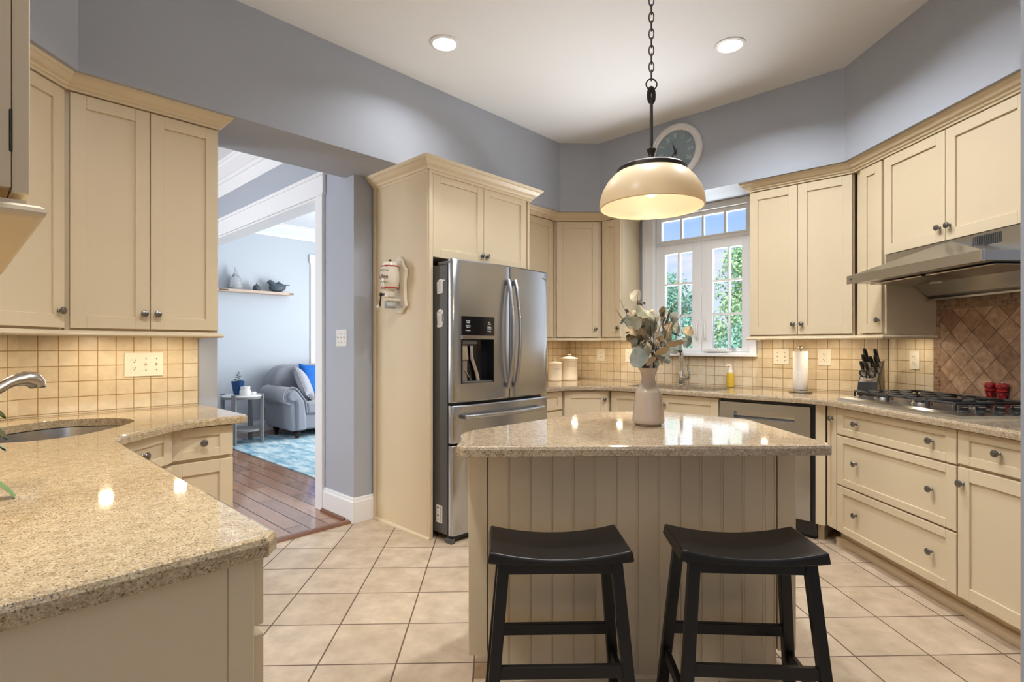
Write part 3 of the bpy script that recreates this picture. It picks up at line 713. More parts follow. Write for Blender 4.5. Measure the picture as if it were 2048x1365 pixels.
cabinet('R', -2.348, -1.945, 2.067, 2.65, 0, BZ, 'cream base cabinet with one drawer over a door, past the three-drawer cabinet', [(-2.345, -1.948, .115, .698, (-2.318, .628))], [(-2.345, -1.948, .712, .862, (-2.146, .795))], 'base_cabinet', True)
cabinet('R', -1.943, -1.545, 2.067, 2.65, 0, BZ, 'cream base cabinet at the end of the range run, past the cooktop', [(-1.94, -1.548, .115, .698, (-1.575, .628))], [(-1.94, -1.548, .712, .862, (-1.744, .795))], 'base_cabinet', True)
struct(MB().sweep([(2.115 + .0, 3.28), (2.155, 3.255), (2.155, 1.55)], [(0, 0), (.014, 0), (.014, .018), (.010, .045), (0, .048)], 1), 'baseboard_range', M['cab'], smooth=0)

# ------------------------------------------------------------------ countertops
def rounded(poly, radii, n=8):
    out = []; m = len(poly)
    for i, p in enumerate(poly):
        r = radii.get(i, 0)
        if not r: out.append(p); continue
        P = Vector(p); a = (Vector(poly[i - 1]) - P); b = (Vector(poly[(i + 1) % m]) - P)
        r = min(r, a.length * .49, b.length * .49); A_ = P + a.normalized() * r; B_ = P + b.normalized() * r
        for k in range(n + 1):
            t = k / n; q = A_ * (1 - t) ** 2 + P * 2 * t * (1 - t) + B_ * t * t; out.append((q.x, q.y))
    return out
def inset(lp, d):
    n = len(lp); ar = sum(lp[i][0] * lp[(i + 1) % n][1] - lp[(i + 1) % n][0] * lp[i][1] for i in range(n)); s = 1 if ar > 0 else -1
    out = []
    for i in range(n):
        P = Vector(lp[i][:2]); a = (P - Vector(lp[i - 1][:2])).normalized(); b = (Vector(lp[(i + 1) % n][:2]) - P).normalized()
        na = Vector((-a.y, a.x)) * s; nb_ = Vector((-b.y, b.x)) * s; m = (na + nb_)
        m = m.normalized() / max(.35, m.normalized().dot(na)) if m.length > 1e-6 else na
        q = P + m * d; out.append((q.x, q.y))
    return out
def slab(name, poly, holes, z0, z1, mat, label, ch=.011):
    """slab with a chamfered, softened top edge"""
    bm = bmesh.new(); tops = []; bots = []
    for k, lp in enumerate([poly] + holes):
        s = 1 if k == 0 else -1; c = ch if k == 0 else .002
        rings = []
        for d, z in ((c, z1), (c * .35, z1 - c * .32), (0, z1 - c * 1.1), (0, z0 + .002), (.002, z0)):
            pts = inset(lp, s * d) if d else lp
            rings.append([bm.verts.new((p[0], p[1], z)) for p in pts])
        n = len(lp)
        for A_, B_ in zip(rings, rings[1:]):
            for i in range(n): bm.faces.new((A_[i], A_[(i + 1) % n], B_[(i + 1) % n], B_[i]))
        tops.append(rings[0]); bots.append(rings[-1])
    for loops in (tops, bots):
        edges = []
        for rg in loops:
            for i in range(len(rg)):
                e = bm.edges.get((rg[i], rg[(i + 1) % len(rg)])); edges.append(e)
        bmesh.ops.triangle_fill(bm, edges=edges, use_beauty=True, use_dissolve=False)
    mb = MB(); mb.bm.free(); mb.bm = bm
    o = mb.obj(name, mat, None, smooth=12)
    return tag(o, label, 'countertop')
def oval(cx, cy, rx, ry, rot=0, n=40, p=2.6):
    out = []
    for k in range(n):
        t = 2 * PI * k / n; c, s = math.cos(t), math.sin(t)
        x = rx * math.copysign(abs(c) ** (2 / p), c); y = ry * math.copysign(abs(s) ** (2 / p), s)
        out.append((cx + x * math.cos(rot) - y * math.sin(rot), cy + x * math.sin(rot) + y * math.cos(rot)))
    return out
CT = .905
pl = [AB(-.238, .955), AB(.388, .955), AB(.414, .985), sect('A', .414, 'X', -1.40), sect('X', -1.40, 'B', 2.705), AB(.985, 2.705), AB(1.008, 2.735), AB(1.008, 3.363), sect('B', 3.363, 'X', -2.218), sect('A', -.238, 'X', -2.218)]
pl = rounded(pl, {3: .10, 4: .16})
S1 = oval(-1.80, 2.20, .235, .325, .10)
slab('countertop', pl, [S1], .869, CT, M['granite'], 'L-shaped tan granite countertop of the bar and peninsula with an oval sink cut-out')
pr = [AB(3.105, 2.715), sect('B', 2.715, 'Y', 4.40), sect('Y', 4.40, 'A', 3.77), sect('A', 3.77, 'X', 2.035), (2.035, 1.50), (2.658, 1.50), sect('X', 2.658, 'A', 4.398), sect('A', 4.398, 'B', 3.363), AB(3.105, 3.363)]
pr = rounded(pr, {1: .12, 2: .12, 3: .14})
c2 = ws('W', -2.0, 4.052); S2 = oval(c2[0], c2[1], .385, .195, -PI / 4, 44, 5)
slab('countertop', pr, [S2], .869, CT, M['granite2'], 'long speckled granite countertop running from refrigerator past the window to the range')
isl = [(-.112, 1.775), (1.128, 1.775), (1.146, 1.80), (1.146, 2.410), (.846, 2.712), (.480, 2.712), (-.108, 2.122), (-.140, 2.06), (-.140, 1.80)]
slab('countertop', rounded(isl, {3: .02, 4: .03, 5: .03}), [], .869, CT, M['granite2'], 'six-sided polished tan granite island countertop under the pendant')

def basin(name, hole, depth, mat, label, cen):
    t = thing(name, label, 'sink', 'C', cen[0], cen[1], .70)
    mb = MB(); n = len(hole); rings = []
    for sc, z in ((1.025, .867), (1.0, .867), (.97, .80), (.93, .867 - depth + .02), (.86, .867 - depth), (.10, .867 - depth - .006)):
        rings.append([mb.bm.verts.new((cen[0] + (p[0] - cen[0]) * sc, cen[1] + (p[1] - cen[1]) * sc, z)) for p in hole])
    for A_, B_ in zip(rings, rings[1:]):
        for k in range(n): mb.bm.faces.new((A_[k], A_[(k + 1) % n], B_[(k + 1) % n], B_[k]))
    mb.bm.faces.new(rings[-1])
    mb.obj('basin', mat, t, recalc=True)
    MB().lathe([(.045, .001), (.040, .006), (.028, .004), (0, .003)], 24, c=cen, z0=.867 - depth - .003).obj('drain', M['chrome'], t)
    return t
basin('sink', S1, .17, M['steel_h'], 'oval steel bar sink set under the bar countertop', (-1.80, 2.20))
basin('sink', S2, .20, M['steel_h'], 'wide steel kitchen sink below the window', (c2[0], c2[1]))

# ------------------------------------------------------------------ island base
ib = thing('island_base', 'cream kitchen island base with a beadboard back behind the stools', 'island', 'C', .5, 2.2, 0)
poly_i = [(-.104, 1.985), (1.112, 1.985), (1.112, 2.39), (.83, 2.67), (.49, 2.67), (-.104, 2.09)]
cxy = (.5, 2.28)
mb = MB(); mb.prism(poly_i, .10, .869)
mb.prism([(-.03, 1.985), (1.04, 1.985), (1.04, 2.36), (.80, 2.60), (.52, 2.60), (-.03, 2.06)], 0, .10)
mb.obj('carcass', M['cab'], ib, smooth=0, bevel=.001)
mb = MB(); x = -.034
while x < 1.035:
    w = .0795
    x1 = min(x + w, 1.042)
    mb.prism([(x + .0016, 1.968), (x1 - .0016, 1.968), (x1 - .0002, 1.9695), (x1 - .0002, 1.985), (x + .0002, 1.985), (x + .0002, 1.9695)], .0, .868); mb.box(x1 - .0085, x1 - .0062, 1.9655, 1.9685, .026, .868)
    x += w
mb.obj('beadboard', M['cab'], ib, smooth=0)
for a, b in ((-.106, -.038), (1.046, 1.114)): MB().box(a, b, 1.964, 1.985, .102, .868).obj('corner_stile', M['cab'], ib, smooth=0, bevel=.002)
MB().prism_x([(1.968, 0), (1.954, 0), (1.954, .012), (1.960, .022), (1.968, .024)], -.036, 1.044).obj('shoe_moulding', M['cab'], ib, smooth=0)
# ------------------------------------------------------------------ refrigerator (frame F, front toward -y)
fr = thing('refrigerator', 'stainless french-door refrigerator with an ice and water dispenser', 'refrigerator', 'F', 2.6, 3.0, 0)
XC0, HW = 2.615, .475
def fy(x): return 2.532 + .024 * ((x - XC0) / HW) ** 2
mb = MB(); mb.box(2.160, 3.070, 2.606, 3.34, .045, 1.755); mb.obj('body', M['fridge_side'], fr, smooth=0, bevel=.004)
mb = MB(); mb.box(2.160, 3.070, 2.575, 2.70, 1.755, 1.775); mb.obj('hinge_cover', M['fridge_side'], fr, smooth=0, bevel=.003)
mb = MB(); mb.box(2.17, 3.06, 2.585, 2.62, .01, .052); mb.obj('kick_grille', M['black'], fr, smooth=0)
for x in (2.165, 3.04): MB().box(x - .012, x + .022, 2.560, 2.62, 0, .03).obj('leveling_foot', M['fridge_side'], fr, smooth=0, bevel=.002)
def curved_door(name, x0, x1, z0, z1, hole=None, rl=.012, rr=.012, n=10):
    xs = sorted(set([x0, x0 + rl * .3, x0 + rl, x1 - rr, x1 - rr * .3, x1] + [x0 + rl + (x1 - x0 - rl - rr) * k / n for k in range(1, n)] + ([hole[0], hole[1]] if hole else [])))
    zs = sorted(set([z0, z0 + .008, z1 - .008, z1] + ([hole[2], hole[3]] if hole else [])))
    def Y(x, z):
        y = fy(x)
        if x < x0 + rl: t = (x0 + rl - x) / rl; y += rl * (1 - math.sqrt(max(0, 1 - t * t)))
        if x > x1 - rr: t = (x - x1 + rr) / rr; y += rr * (1 - math.sqrt(max(0, 1 - t * t)))
        if z == z0 or z == z1: y += .005
        return y
    mb = MB(); bm = mb.bm
    V = [[bm.verts.new((x, Y(x, z), z)) for x in xs] for z in zs]
    for j in range(len(zs) - 1):
        for i in range(len(xs) - 1):
            if hole and hole[0] - 1e-6 <= xs[i] and xs[i + 1] <= hole[1] + 1e-6 and hole[2] - 1e-6 <= zs[j] and zs[j + 1] <= hole[3] + 1e-6: continue
            bm.faces.new((V[j][i], V[j][i + 1], V[j + 1][i + 1], V[j + 1][i]))
    yb = 2.594
    B0 = [bm.verts.new((x, yb, z0)) for x in xs]; B1 = [bm.verts.new((x, yb, z1)) for x in xs]
    for i in range(len(xs) - 1):
        bm.faces.new((V[0][i], B0[i], B0[i + 1], V[0][i + 1])); bm.faces.new((V[-1][i], V[-1][i + 1], B1[i + 1], B1[i])); bm.faces.new((B0[i], B1[i], B1[i + 1], B0[i + 1]))
    for e, s in ((0, 1), (-1, -1)):
        f = [V[j][e] for j in range(len(zs))] + [B1[e], B0[e]]
        bm.faces.new(f if s < 0 else list(reversed(f)))
    return mb.obj(name, M['steel'], fr, smooth=30)
HO = (2.233, 2.496, 1.000, 1.282)
dl = curved_door('door', 2.160, 2.652, .882, 1.787, HO, rl=.016)
dr = curved_door('door', 2.658, 3.090, .882, 1.787, rr=.016)
dz1 = curved_door('freezer_drawer', 2.160, 3.090, .628, .862, rl=.016, rr=.016)
dz2 = curved_door('freezer_drawer', 2.160, 3.090, .048, .612, rl=.016, rr=.016)
# dispenser
mb = MB(); x0, x1, z0, z1 = HO; yb = 2.632; f0 = 2.5465; KF = .050 / .0855
def lean(o):
    # follow the bowed door front between the two edges of the dispenser
    for v in o.data.vertices:
        x = v.co.x + 2.6; y = v.co.y + 3.0
        k = max(0, min(1, (2.632 - y) / (2.632 - f0)))
        if y > f0: v.co.y -= (y - f0) * (1 - KF)
        v.co.y += (fy(HO[0]) + (fy(HO[1]) - fy(HO[0])) * (x - HO[0]) / (HO[1] - HO[0]) - f0) * k
    return o
mb.box(x0 - .006, x0, f0 - .005, yb, z0, z1); mb.box(x1, x1 + .003, f0 - .003, yb, z0, z1); mb.box(x0, x1, yb - .004, yb, z0, z1); mb.box(x0, x1, f0, yb, z1 - .003, z1)
lean(mb.obj('dispenser_cavity', M['gloss_black'], dl, smooth=0))
lean(MB().box(x0 - .004, x1 + .004, f0 - .008, f0 + .02, z1, z1 + .024).obj('dispenser_strip', M['steel_h'], dl, smooth=0, bevel=.001))
lean(MB().box(x0 - .004, x1 + .004, f0 - .007, f0 + .02, z1 + .024, 1.428).obj('control_panel', M['gloss_black'], dl, smooth=0, bevel=.001))
lean(MB().box(x0, x1, f0 + .004, yb, z0, z0 + .010).obj('drip_tray', M['fridge_side'], dl, smooth=0, bevel=.002))
lean(MB().box(x0 + .005, x0 + .135, f0 + .012, yb - .01, z1 - .035, z1 - .002).obj('spout_housing', M['fridge_side'], dl, smooth=0, bevel=.006))
lean(MB().prism_x([(2.585, 1.15), (2.60, 1.14), (2.622, 1.245), (2.61, 1.25)], x0 + .015, x0 + .075).obj('paddle', M['nickel'], dl, smooth=0, bevel=.003))
lean(MB().tube([(x0 + .112, 2.612, 1.24), (x0 + .114, 2.612, 1.16), (x0 + .150, 2.600, 1.06), (x0 + .160, 2.596, 1.012)], .014, 10).obj('chute', M['nickel'], dl))
lean(MB().tube([(x0 + .055, 2.624, 1.09), (x0 + .115, 2.616, 1.015)], .003, 6).obj('chute_rib', M['nickel'], dl))
yt = f0 - .0075
def FT(x, z): return Matrix(((1, 0, 0, x), (0, 0, 1, yt), (0, 1, 0, z), (0, 0, 0, 1)))
for x, z, a, b in ((x0 + .042, 1.398, 'Power', 'Freeze'), (x0 + .042, 1.368, 'Lighting', 'Alarm'), (x0 + .042, 1.338, 'Freezer', ''), (x1 - .042, 1.392, 'Ice', 'Cubed'), (x1 - .042, 1.362, 'Water', 'Crushed'), (x1 - .042, 1.334, 'Fridge', '')):
    lean(text_obj(a, 'panel_lettering', M['white_txt'], dl, FT(x, z), .0125))
    if b: lean(text_obj(b, 'panel_lettering', M['white_txt'], dl, FT(x, z - .011), .010))
yl = fy(3.03)
text_obj('SAMSUNG', 'maker_lettering', M['grey_txt'], dr, Matrix(((1, 0, 0, 3.025), (0, 0, 1, yl - .0012), (0, 1, 0, 1.735), (0, 0, 0, 1))), .021)
def bow(x, z0, z1, dx):
    pts = []
    for k in range(15):
        t = k / 14; b = math.sin(PI * t) ** .75
        pts.append((x + dx * b * 0, fy(x) + .004 - .018 - .052 * b, z0 + (z1 - z0) * t))
    return pts
for d, x in ((dl, 2.622), (dr, 2.690)):
    mb = MB(); P = bow(x, .955, 1.69, 0)
    for side in (0,):
        for p, q in zip(P, P[1:]):
            pass
    mb.tube(P, .0150, 12, flat=.8)
    mb.obj('door_handle', M['steel'], d)
    for z in (.975, 1.67): MB().box(x - .010, x + .010, fy(x) - .022, fy(x) + .006, z - .014, z + .014).obj('handle_mount', M['fridge_side'], d, smooth=0, bevel=.003)
P = []
for k in range(17):
    t = k / 16; x = 2.225 + (2.985 - 2.225) * t
    P.append((x, fy(x) - .035 - .022 * math.sin(PI * t), .792))
MB().tube(P, .0155, 12).obj('drawer_handle', M['steel'], dz1)
for x in (2.245, 2.965): MB().box(x - .022, x + .022, fy(x) - .03, fy(x) + .006, .780, .806).obj('handle_mount', M['fridge_side'], dz1, smooth=0, bevel=.003)
# sticker and magnets on the dark side (facing -x)
MB().box(2.1588, 2.1602, 2.655, 2.712, .11, .222).obj('barcode_sticker', M['white'], fr, smooth=0)
mb = MB()
for k in range(22):
    z = .118 + k * .0046
    mb.box(2.1582, 2.1589, 2.660, 2.676, z, z + (.0012 if k % 3 else .0026))
for k in range(4): mb.box(2.1582, 2.1589, 2.688, 2.704, .125 + k * .025, .128 + k * .025 + .006 * (k % 2))
mb.obj('barcode_print', M['dark_txt'], fr, smooth=0)
def magnet(zc, h, label, jug):
    t = thing('fridge_magnet', label, 'magnet', 'F', 2.1595, 2.67, zc - h / 2, 'conversion chart magnets on the refrigerator side')
    w = .066; y0, y1 = 2.672 - w / 2, 2.672 + w / 2     # +y runs away from the camera
    if jug:
        out = [(y1, zc + h * .32), (y1 - .02, zc + h * .46), (y0 + .030, zc + h * .5), (y0 + .008, zc + h * .45), (y0 - .012, zc + h * .43), (y0 - .012, zc + h * .35), (y0 + .006, zc + h * .30), (y0 + .010, zc - h * .45), (y1 - .004, zc - h * .5)]
        MB().prism_x(out, 2.1555, 2.1592).obj('plate', M['white'], t, smooth=0, bevel=.001)
    else:
        out = [(y1, zc + h * .34), (y1 - .018, zc + h * .47), (y0 + .030, zc + h * .5), (y0 + .004, zc + h * .42), (y0, zc - h * .05), (y0 + .010, zc - h * .30), (y0 + .012, zc - h * .45), (y1 - .010, zc - h * .5), (y1, zc - h * .42), (y1 - .006, zc - h * .30)]
        MB().prism_x(out, 2.1555, 2.1592).obj('plate', M['white'], t, smooth=0, bevel=.001)
        MB().box(2.1550, 2.1556, y0 + .006, y0 + .013, zc - h * .18, zc + h * .25).obj('handle_opening', M['dark_txt'], t, smooth=0)
    mb = MB()
    for r in range(11):
        for c in range(3):
            yy = y0 + .020 + c * .0135; zz = zc + h * .18 - r * h * .052
            mb.box(2.1549, 2.1556, yy, yy + .0085, zz, zz + .0016)
    mb.box(2.1549, 2.1556, y0 + .024, y0 + .052, zc + h * .32, zc + h * .36)
    mb.obj('chart_print', M['grey_txt'], t, smooth=0)
magnet(1.617, .094, 'white cup-shaped conversion magnet with a spout, upper one on the refrigerator side', True)
magnet(1.414, .118, 'white jug-shaped conversion magnet with a slotted handle, lower one on the refrigerator side', False)

# ------------------------------------------------------------------ wall-mounted coffee grinder on the enclosure (x = 2.11 plane, facing -x)
cg = thing('coffee_grinder', 'cream ceramic wall coffee grinder with red bands and crank', 'grinder', 'F', 2.108, 3.03, 1.47)
yc = 3.028
out = [(yc + .055, 1.475), (yc + .085, 1.505), (yc + .078, 1.55), (yc + .07, 1.66), (yc + .082, 1.735), (yc + .06, 1.775), (yc + .04, 1.825), (yc + .0, 1.842), (yc - .035, 1.82), (yc - .055, 1.775), (yc - .088, 1.745), (yc - .072, 1.66), (yc - .075, 1.55), (yc - .085, 1.505), (yc - .05, 1.478), (yc - .035, 1.455), (yc + .03, 1.455)]
MB().prism_x(out, 2.082, 2.109).obj('backboard', M['cream_c'], cg, smooth=30, bevel=.007, seg=3)
cx_, cy_ = 2.020, yc
MB().lathe([(.030, 0), (.052, .004), (.056, .012), (.063, .05), (.065, .08), (.062, .115), (.055, .150), (.056, .156), (.050, .165), (.044, .178), (.018, .184), (0, .184)], 32, c=(cx_, cy_), z0=1.615).obj('jar', M['cream_c'], cg)
for z, r in ((1.622, .0572), (1.765, .0572)): MB().lathe([(r - .004, -.004), (r, -.004), (r + .001, 0), (r, .004), (r - .004, .004)], 32, c=(cx_, cy_), z0=z).obj('band', M['red_band'], cg)
MB().lathe([(.009, 0), (.010, .004), (.009, .014), (0, .014)], 12, c=(cx_, cy_), z0=1.798).obj('lid_stud', M['bronze'], cg)
MB().lathe([(.018, 0), (.034, .010), (.036, .03), (.030, .05), (.036, .062)], 24, c=(cx_, cy_), z0=1.555).obj('mill', M['cream_c'], cg)
MB().box(1.99, 2.09, cy_ - .032, cy_ + .032, 1.536, 1.552).obj('shelf', M['cream_c'], cg, smooth=0, bevel=.003)
MB().box(1.994, 2.05, cy_ - .028, cy_ + .028, 1.488, 1.534).obj('catch_glass', M['glass_clear'], cg, smooth=0, bevel=.003)
MB().box(1.998, 2.046, cy_ - .024, cy_ + .024, 1.492, 1.503).obj('coffee_grounds', M['dark_txt'], cg, smooth=0)
MB().tube([(cx_, cy_ + .025, 1.585), (cx_ - .012, cy_ + .075, 1.585)], .008, 10).obj('crank_shaft', M['bronze'], cg)
MB().ball((cx_ - .014, cy_ + .085, 1.585), .013).obj('crank_nut', M['bronze'], cg)
MB().tube([(cx_ - .014, cy_ + .085, 1.585), (cx_ - .018, cy_ + .083, 1.555), (cx_ - .028, cy_ + .074, 1.53), (cx_ - .030, cy_ + .072, 1.505)], .0055, 8).obj('crank_arm', M['bronze'], cg)
MB().lathe([(0, 0), (.008, .001), (.015, .012), (.012, .022), (.007, .03), (0, .031)], 16, M=Matrix.Translation((cx_ - .03, cy_ + .076, 1.503)) @ Matrix.Rotation(-PI / 2, 4, 'X')).obj('crank_handle', M['white'], cg)
def bendc(off, z, r, cx, cy, rad=.0):
    # text wrapped round a vertical cylinder: x runs along the surface, off = angle facing
    def f(p):
        a = off + p.x / r
        rr = r + p.z
        return Vector((cx + rr * math.cos(a), cy + rr * math.sin(a), z + p.y))
    return f
text_obj('Coffee', 'lettering', M['maroon_txt'], cg, None, .040, .0005, bend=bendc(math.radians(180), 1.693, .0668, cx_, cy_))
def dotring(z, a0, a1, n, r):
    mb = MB()
    for k in range(n):
        a = a0 + (a1 - a0) * k / (n - 1); dz = .006 * math.sin(k * 1.9)
        mb.ball((cx_ + r * math.cos(a), cy_ + r * math.sin(a), z + dz), .0022, n=6)
    return mb
dotring(1.735, math.radians(165), math.radians(230), 15, .0635).obj('sprig', M['dark_txt'], cg)
dotring(1.655, math.radians(165), math.radians(230), 15, .0640).obj('sprig', M['dark_txt'], cg)
for z in (1.80, 1.50): MB().lathe([(0, 0), (.004, .001), (.004, .003)], 8, M=Matrix.Translation((2.079, yc - .045, z)) @ Matrix.Rotation(PI / 2, 4, 'Y')).obj('screw', M['pewter'], cg)

# ------------------------------------------------------------------ dishwasher (frame W)
dw = thing('dishwasher', 'stainless dishwasher with a pocket handle below the window counter', 'dishwasher', 'W', -1.245, 3.95, 0)
MB().box(-1.550, -.938, 3.815, 4.38, .02, .868).obj('tub', M['black'], dw, smooth=0)
hx0, hx1, hz0, hz1 = -1.445, -1.055, .738, .786
mb = MB(); ya, yb = 3.785, 3.815; X0, X1, Z0, Z1 = -1.540, -.962, .118, .846
mb.box(X0, X1, ya, yb, Z0, hz0); mb.box(X0, X1, ya, yb, hz1, Z1); mb.box(X0, hx0, ya, yb, hz0, hz1); mb.box(hx1, X1, ya, yb, hz0, hz1)
mb.obj('front_panel', M['steel'], dw, smooth=0)
mb = MB(); mb.prism_x([(ya + .003, hz0), (yb - .006, hz0 + .016), (yb - .003, hz0 + .030), (yb - .003, hz1), (yb, hz1), (yb, hz0)], hx0, hx1)
mb.obj('pocket_handle', M['steel_h'], dw, smooth=30)
for q in ((hx0 - .006, hx1 + .006, hz1, hz1 + .006), (hx0 - .006, hx1 + .006, hz0 - .006, hz0), (hx0 - .006, hx0, hz0, hz1), (hx1, hx1 + .006, hz0, hz1)):
    MB().box(q[0], q[1], ya - .002, ya + .004, q[2], q[3]).obj('handle_rim', M['steel_h'], dw, smooth=0)
MB().box(-1.545, -.94, 3.845, 3.87, .0, .112).obj('kick_plate', M['black'], dw, smooth=0)

# ------------------------------------------------------------------ range hood (frame R)
hd = thing('range_hood', 'low stainless steel range hood under the short cabinet', 'range hood', 'R', -2.7, 2.4, 1.52)
A0, A1 = -3.154, -2.254
mb = MB(); yr = 2.334; ap = (-2.70, yr, 1.782)
b0 = [(A0, 2.104, 1.612), (A1, 2.104, 1.612), (A1, yr, 1.612), (A0, yr, 1.612)]; b1 = [(p[0], p[1], 1.655) for p in b0]
mb.verts_faces(b0 + b1 + [ap], [(0, 1, 5, 4), (1, 2, 6, 5), (3, 0, 4, 7), (4, 5, 8), (5, 6, 8), (7, 4, 8), (3, 2, 1, 0), (2, 3, 7, 8, 6)])
mb.obj('canopy', M['steel_h'], hd, smooth=0)
MB().box(A0 + .004, A1, yr, 2.65, 1.606, 1.786).obj('housing', M['steel_h'], hd, smooth=0, bevel=.001)
MB().box(A0 - .002, A1 + .002, 2.098, 2.106, 1.608, 1.658).obj('front_lip', M['steel_h'], hd, smooth=0, bevel=.001)
MB().box(A1 - .012, A1 + .004, 2.094, 2.110, 1.606, 1.660).obj('corner_cap', M['chrome'], hd, smooth=0, bevel=.003)
mb = MB()
for k in range(16): mb.box(-2.56 + k * .0095, -2.5555 + k * .0095, 2.332, 2.3345, 1.722, 1.772)
mb.obj('vent_slots', M['fridge_side'], hd, smooth=0)
for a in (-3.10, -2.69): MB().box(a, a + .38, 2.20, 2.48, 1.600, 1.607).obj('grease_filter', M['nickel'], hd, smooth=0, bevel=.002)
MB().prism_x([(2.50, 1.606), (2.648, 1.606), (2.648, 1.520), (2.605, 1.520)], A0 + .01, A1 - .01).obj('rear_panel', M['steel_h'], hd, smooth=0)
MB().box(A0 - .004, A1 + .004, 2.585, 2.650, 1.508, 1.520).obj('rear_lip', M['steel_h'], hd, smooth=0, bevel=.001)
for a in (-2.98, -2.42): MB().lathe([(0, -.006), (.028, -.005), (.032, 0), (.036, .004)], 20, c=(a, 2.50), z0=1.600).obj('hood_lamp', M['white'], hd)
MB().box(-3.128, -3.108, 2.0965, 2.099, 1.628, 1.640).obj('maker_badge', M['dark_txt'], hd, smooth=0, bevel=.002)

# ------------------------------------------------------------------ gas cooktop (frame R, x = -Y, y = X)
ck = thing('gas_cooktop', 'stainless gas cooktop with black grates set in the range counter', 'cooktop', 'R', -2.82, 2.38, .905)
k0, k1, q0, q1 = -3.270, -2.385, 2.115, 2.620
mb = MB(); bmv = []
for (i, zz) in ((0, .905), (.004, .918), (.030, .927)):
    bmv.append([mb.bm.verts.new(p) for p in ((k0 + i, q0 + i, zz), (k1 - i, q0 + i, zz), (k1 - i, q1 - i, zz), (k0 + i, q1 - i, zz))])
for a, b in zip(bmv, bmv[1:]):
    for k in range(4): mb.bm.faces.new((a[k], a[(k + 1) % 4], b[(k + 1) % 4], b[k]))
mb.bm.faces.new(bmv[-1]); mb.obj('top_plate', M['steel'], ck, smooth=0)
GX = [(-3.225, -2.955), (-2.945, -2.675), (-2.665, -2.505)]
for gi, (a, b) in enumerate(GX):
    mb = MB(); ya, yb = 2.195, 2.585; zt = .962; r = .0075
    for y in (ya, yb): mb.tube([(a, y, .930), (a, y, zt - .006), (a + .006, y, zt), (b - .006, y, zt), (b, y, zt - .006), (b, y, .930)], r, 6)
    for x in (a, b): mb.tube([(x, ya, zt), (x, yb, zt)], r, 6)
    xm = (a + b) / 2
    for yy in ((2.28, 2.475) if gi < 2 else (2.40,)):
        for dx, dy in ((1, 0), (-1, 0), (0, 1), (0, -1)):
            e = (b if dx > 0 else a if dx < 0 else xm, yy + (0.0 if dx else dy * .095)); s_ = (xm + dx * .035, yy + dy * .035)
            mb.tube([(s_[0], s_[1], zt + .002), (e[0], e[1], zt)], r * .95, 6)
    mb.tube([(a, 2.375, zt), (b, 2.375, zt)], r, 6)
    mb.obj('grate', M['iron'], ck)
    for yy in ((2.28, 2.475) if gi < 2 else (2.40,)):
        bo = MB().lathe([(.050, 0), (.046, .010), (.036, .012)], 24, c=(xm, yy), z0=.927).obj('burner', M['nickel'], ck)
        MB().lathe([(.034, 0), (.034, .008), (.030, .011), (0, .012)], 24, c=(xm, yy), z0=.938).obj('burner_cap', M['iron'], bo)
for x, y in ((-2.455, 2.19), (-2.445, 2.265), (-2.435, 2.345), (-2.435, 2.425), (-2.435, 2.505)):
    kb = MB().lathe([(.022, 0), (.022, .008), (.019, .010), (.019, .020), (.021, .022), (.021, .029), (.018, .031), (0, .031)], 24, c=(x, y), z0=.927).obj('control_knob', M['black'], ck)
    for z in (.004, .0255): MB().lathe([(.0205, -.002), (.0228, -.001), (.0228, .001), (.0205, .002)], 24, c=(x, y), z0=.927 + z).obj('knob_ring', M['chrome'], kb)

# ------------------------------------------------------------------ lamps
pd = thing('pendant_lamp', 'pendant lamp with a cream glass dome hung on a black chain', 'pendant lamp', 'C', .640, 2.205, 1.80)
pc_ = (.640, 2.205)
out_p = [(.2125, 1.815), (.2135, 1.822), (.2105, 1.850), (.200, 1.885), (.181, 1.918), (.157, 1.945), (.137, 1.960), (.128, 1.966)]
mb = MB(); mb.lathe(out_p + [(r - .006, z - .003) for r, z in reversed(out_p)], 64, c=pc_)
mb.bm.verts.ensure_lookup_table()
bm = mb.bm; n = 64; nv = len(out_p) * 2
for k in range(n):
    bm.faces.new((bm.verts[(nv - 1) * n + k], bm.verts[(nv - 1) * n + (k + 1) % n], bm.verts[(k + 1) % n], bm.verts[k]))
mb.obj('shade', M['shade'], pd, smooth=50)
MB().lathe([(.138, 1.954), (.142, 1.957), (.142, 1.972), (.132, 1.980), (.09, 1.987), (.022, 1.992), (.022, 1.985), (.12, 1.968), (.138, 1.958)], 48, c=pc_).obj('shade_cap', M['bronze'], pd)
MB().lathe([(0, 1.984), (.013, 1.988), (.019, 2.000), (.019, 2.010), (.012, 2.022), (.011, 2.034), (.013, 2.038), (.018, 2.050), (.020, 2.056), (.009, 2.060), (.0075, 2.064), (0, 2.064)], 24, c=pc_).obj('finial', M['bronze'], pd)
MB().lathe([(0, 2.06), (.0068, 2.06), (.0068, 2.262), (0, 2.262)], 14, c=pc_).obj('rod', M['bronze'], pd)
mb = MB()
P = [(pc_[0] + .010 * math.cos(a), pc_[1], 2.282 + .030 * math.sin(a)) for a in [2 * PI * k / 20 for k in range(20)]]
mb.tube(P, .0062, 8, closed=True, flat=1.5); mb.obj('strap_loop', M['bronze'], pd)
rz = 2.326
P = [(pc_[0] + .0225 * math.cos(2 * PI * k / 28), pc_[1] - .002, rz + .0225 * math.sin(2 * PI * k / 28)) for k in range(28)]
MB().tube(P, .0030, 8, closed=True).obj('ring', M['bronze'], pd)
z = rz + .0225; k = 0; LINK = None
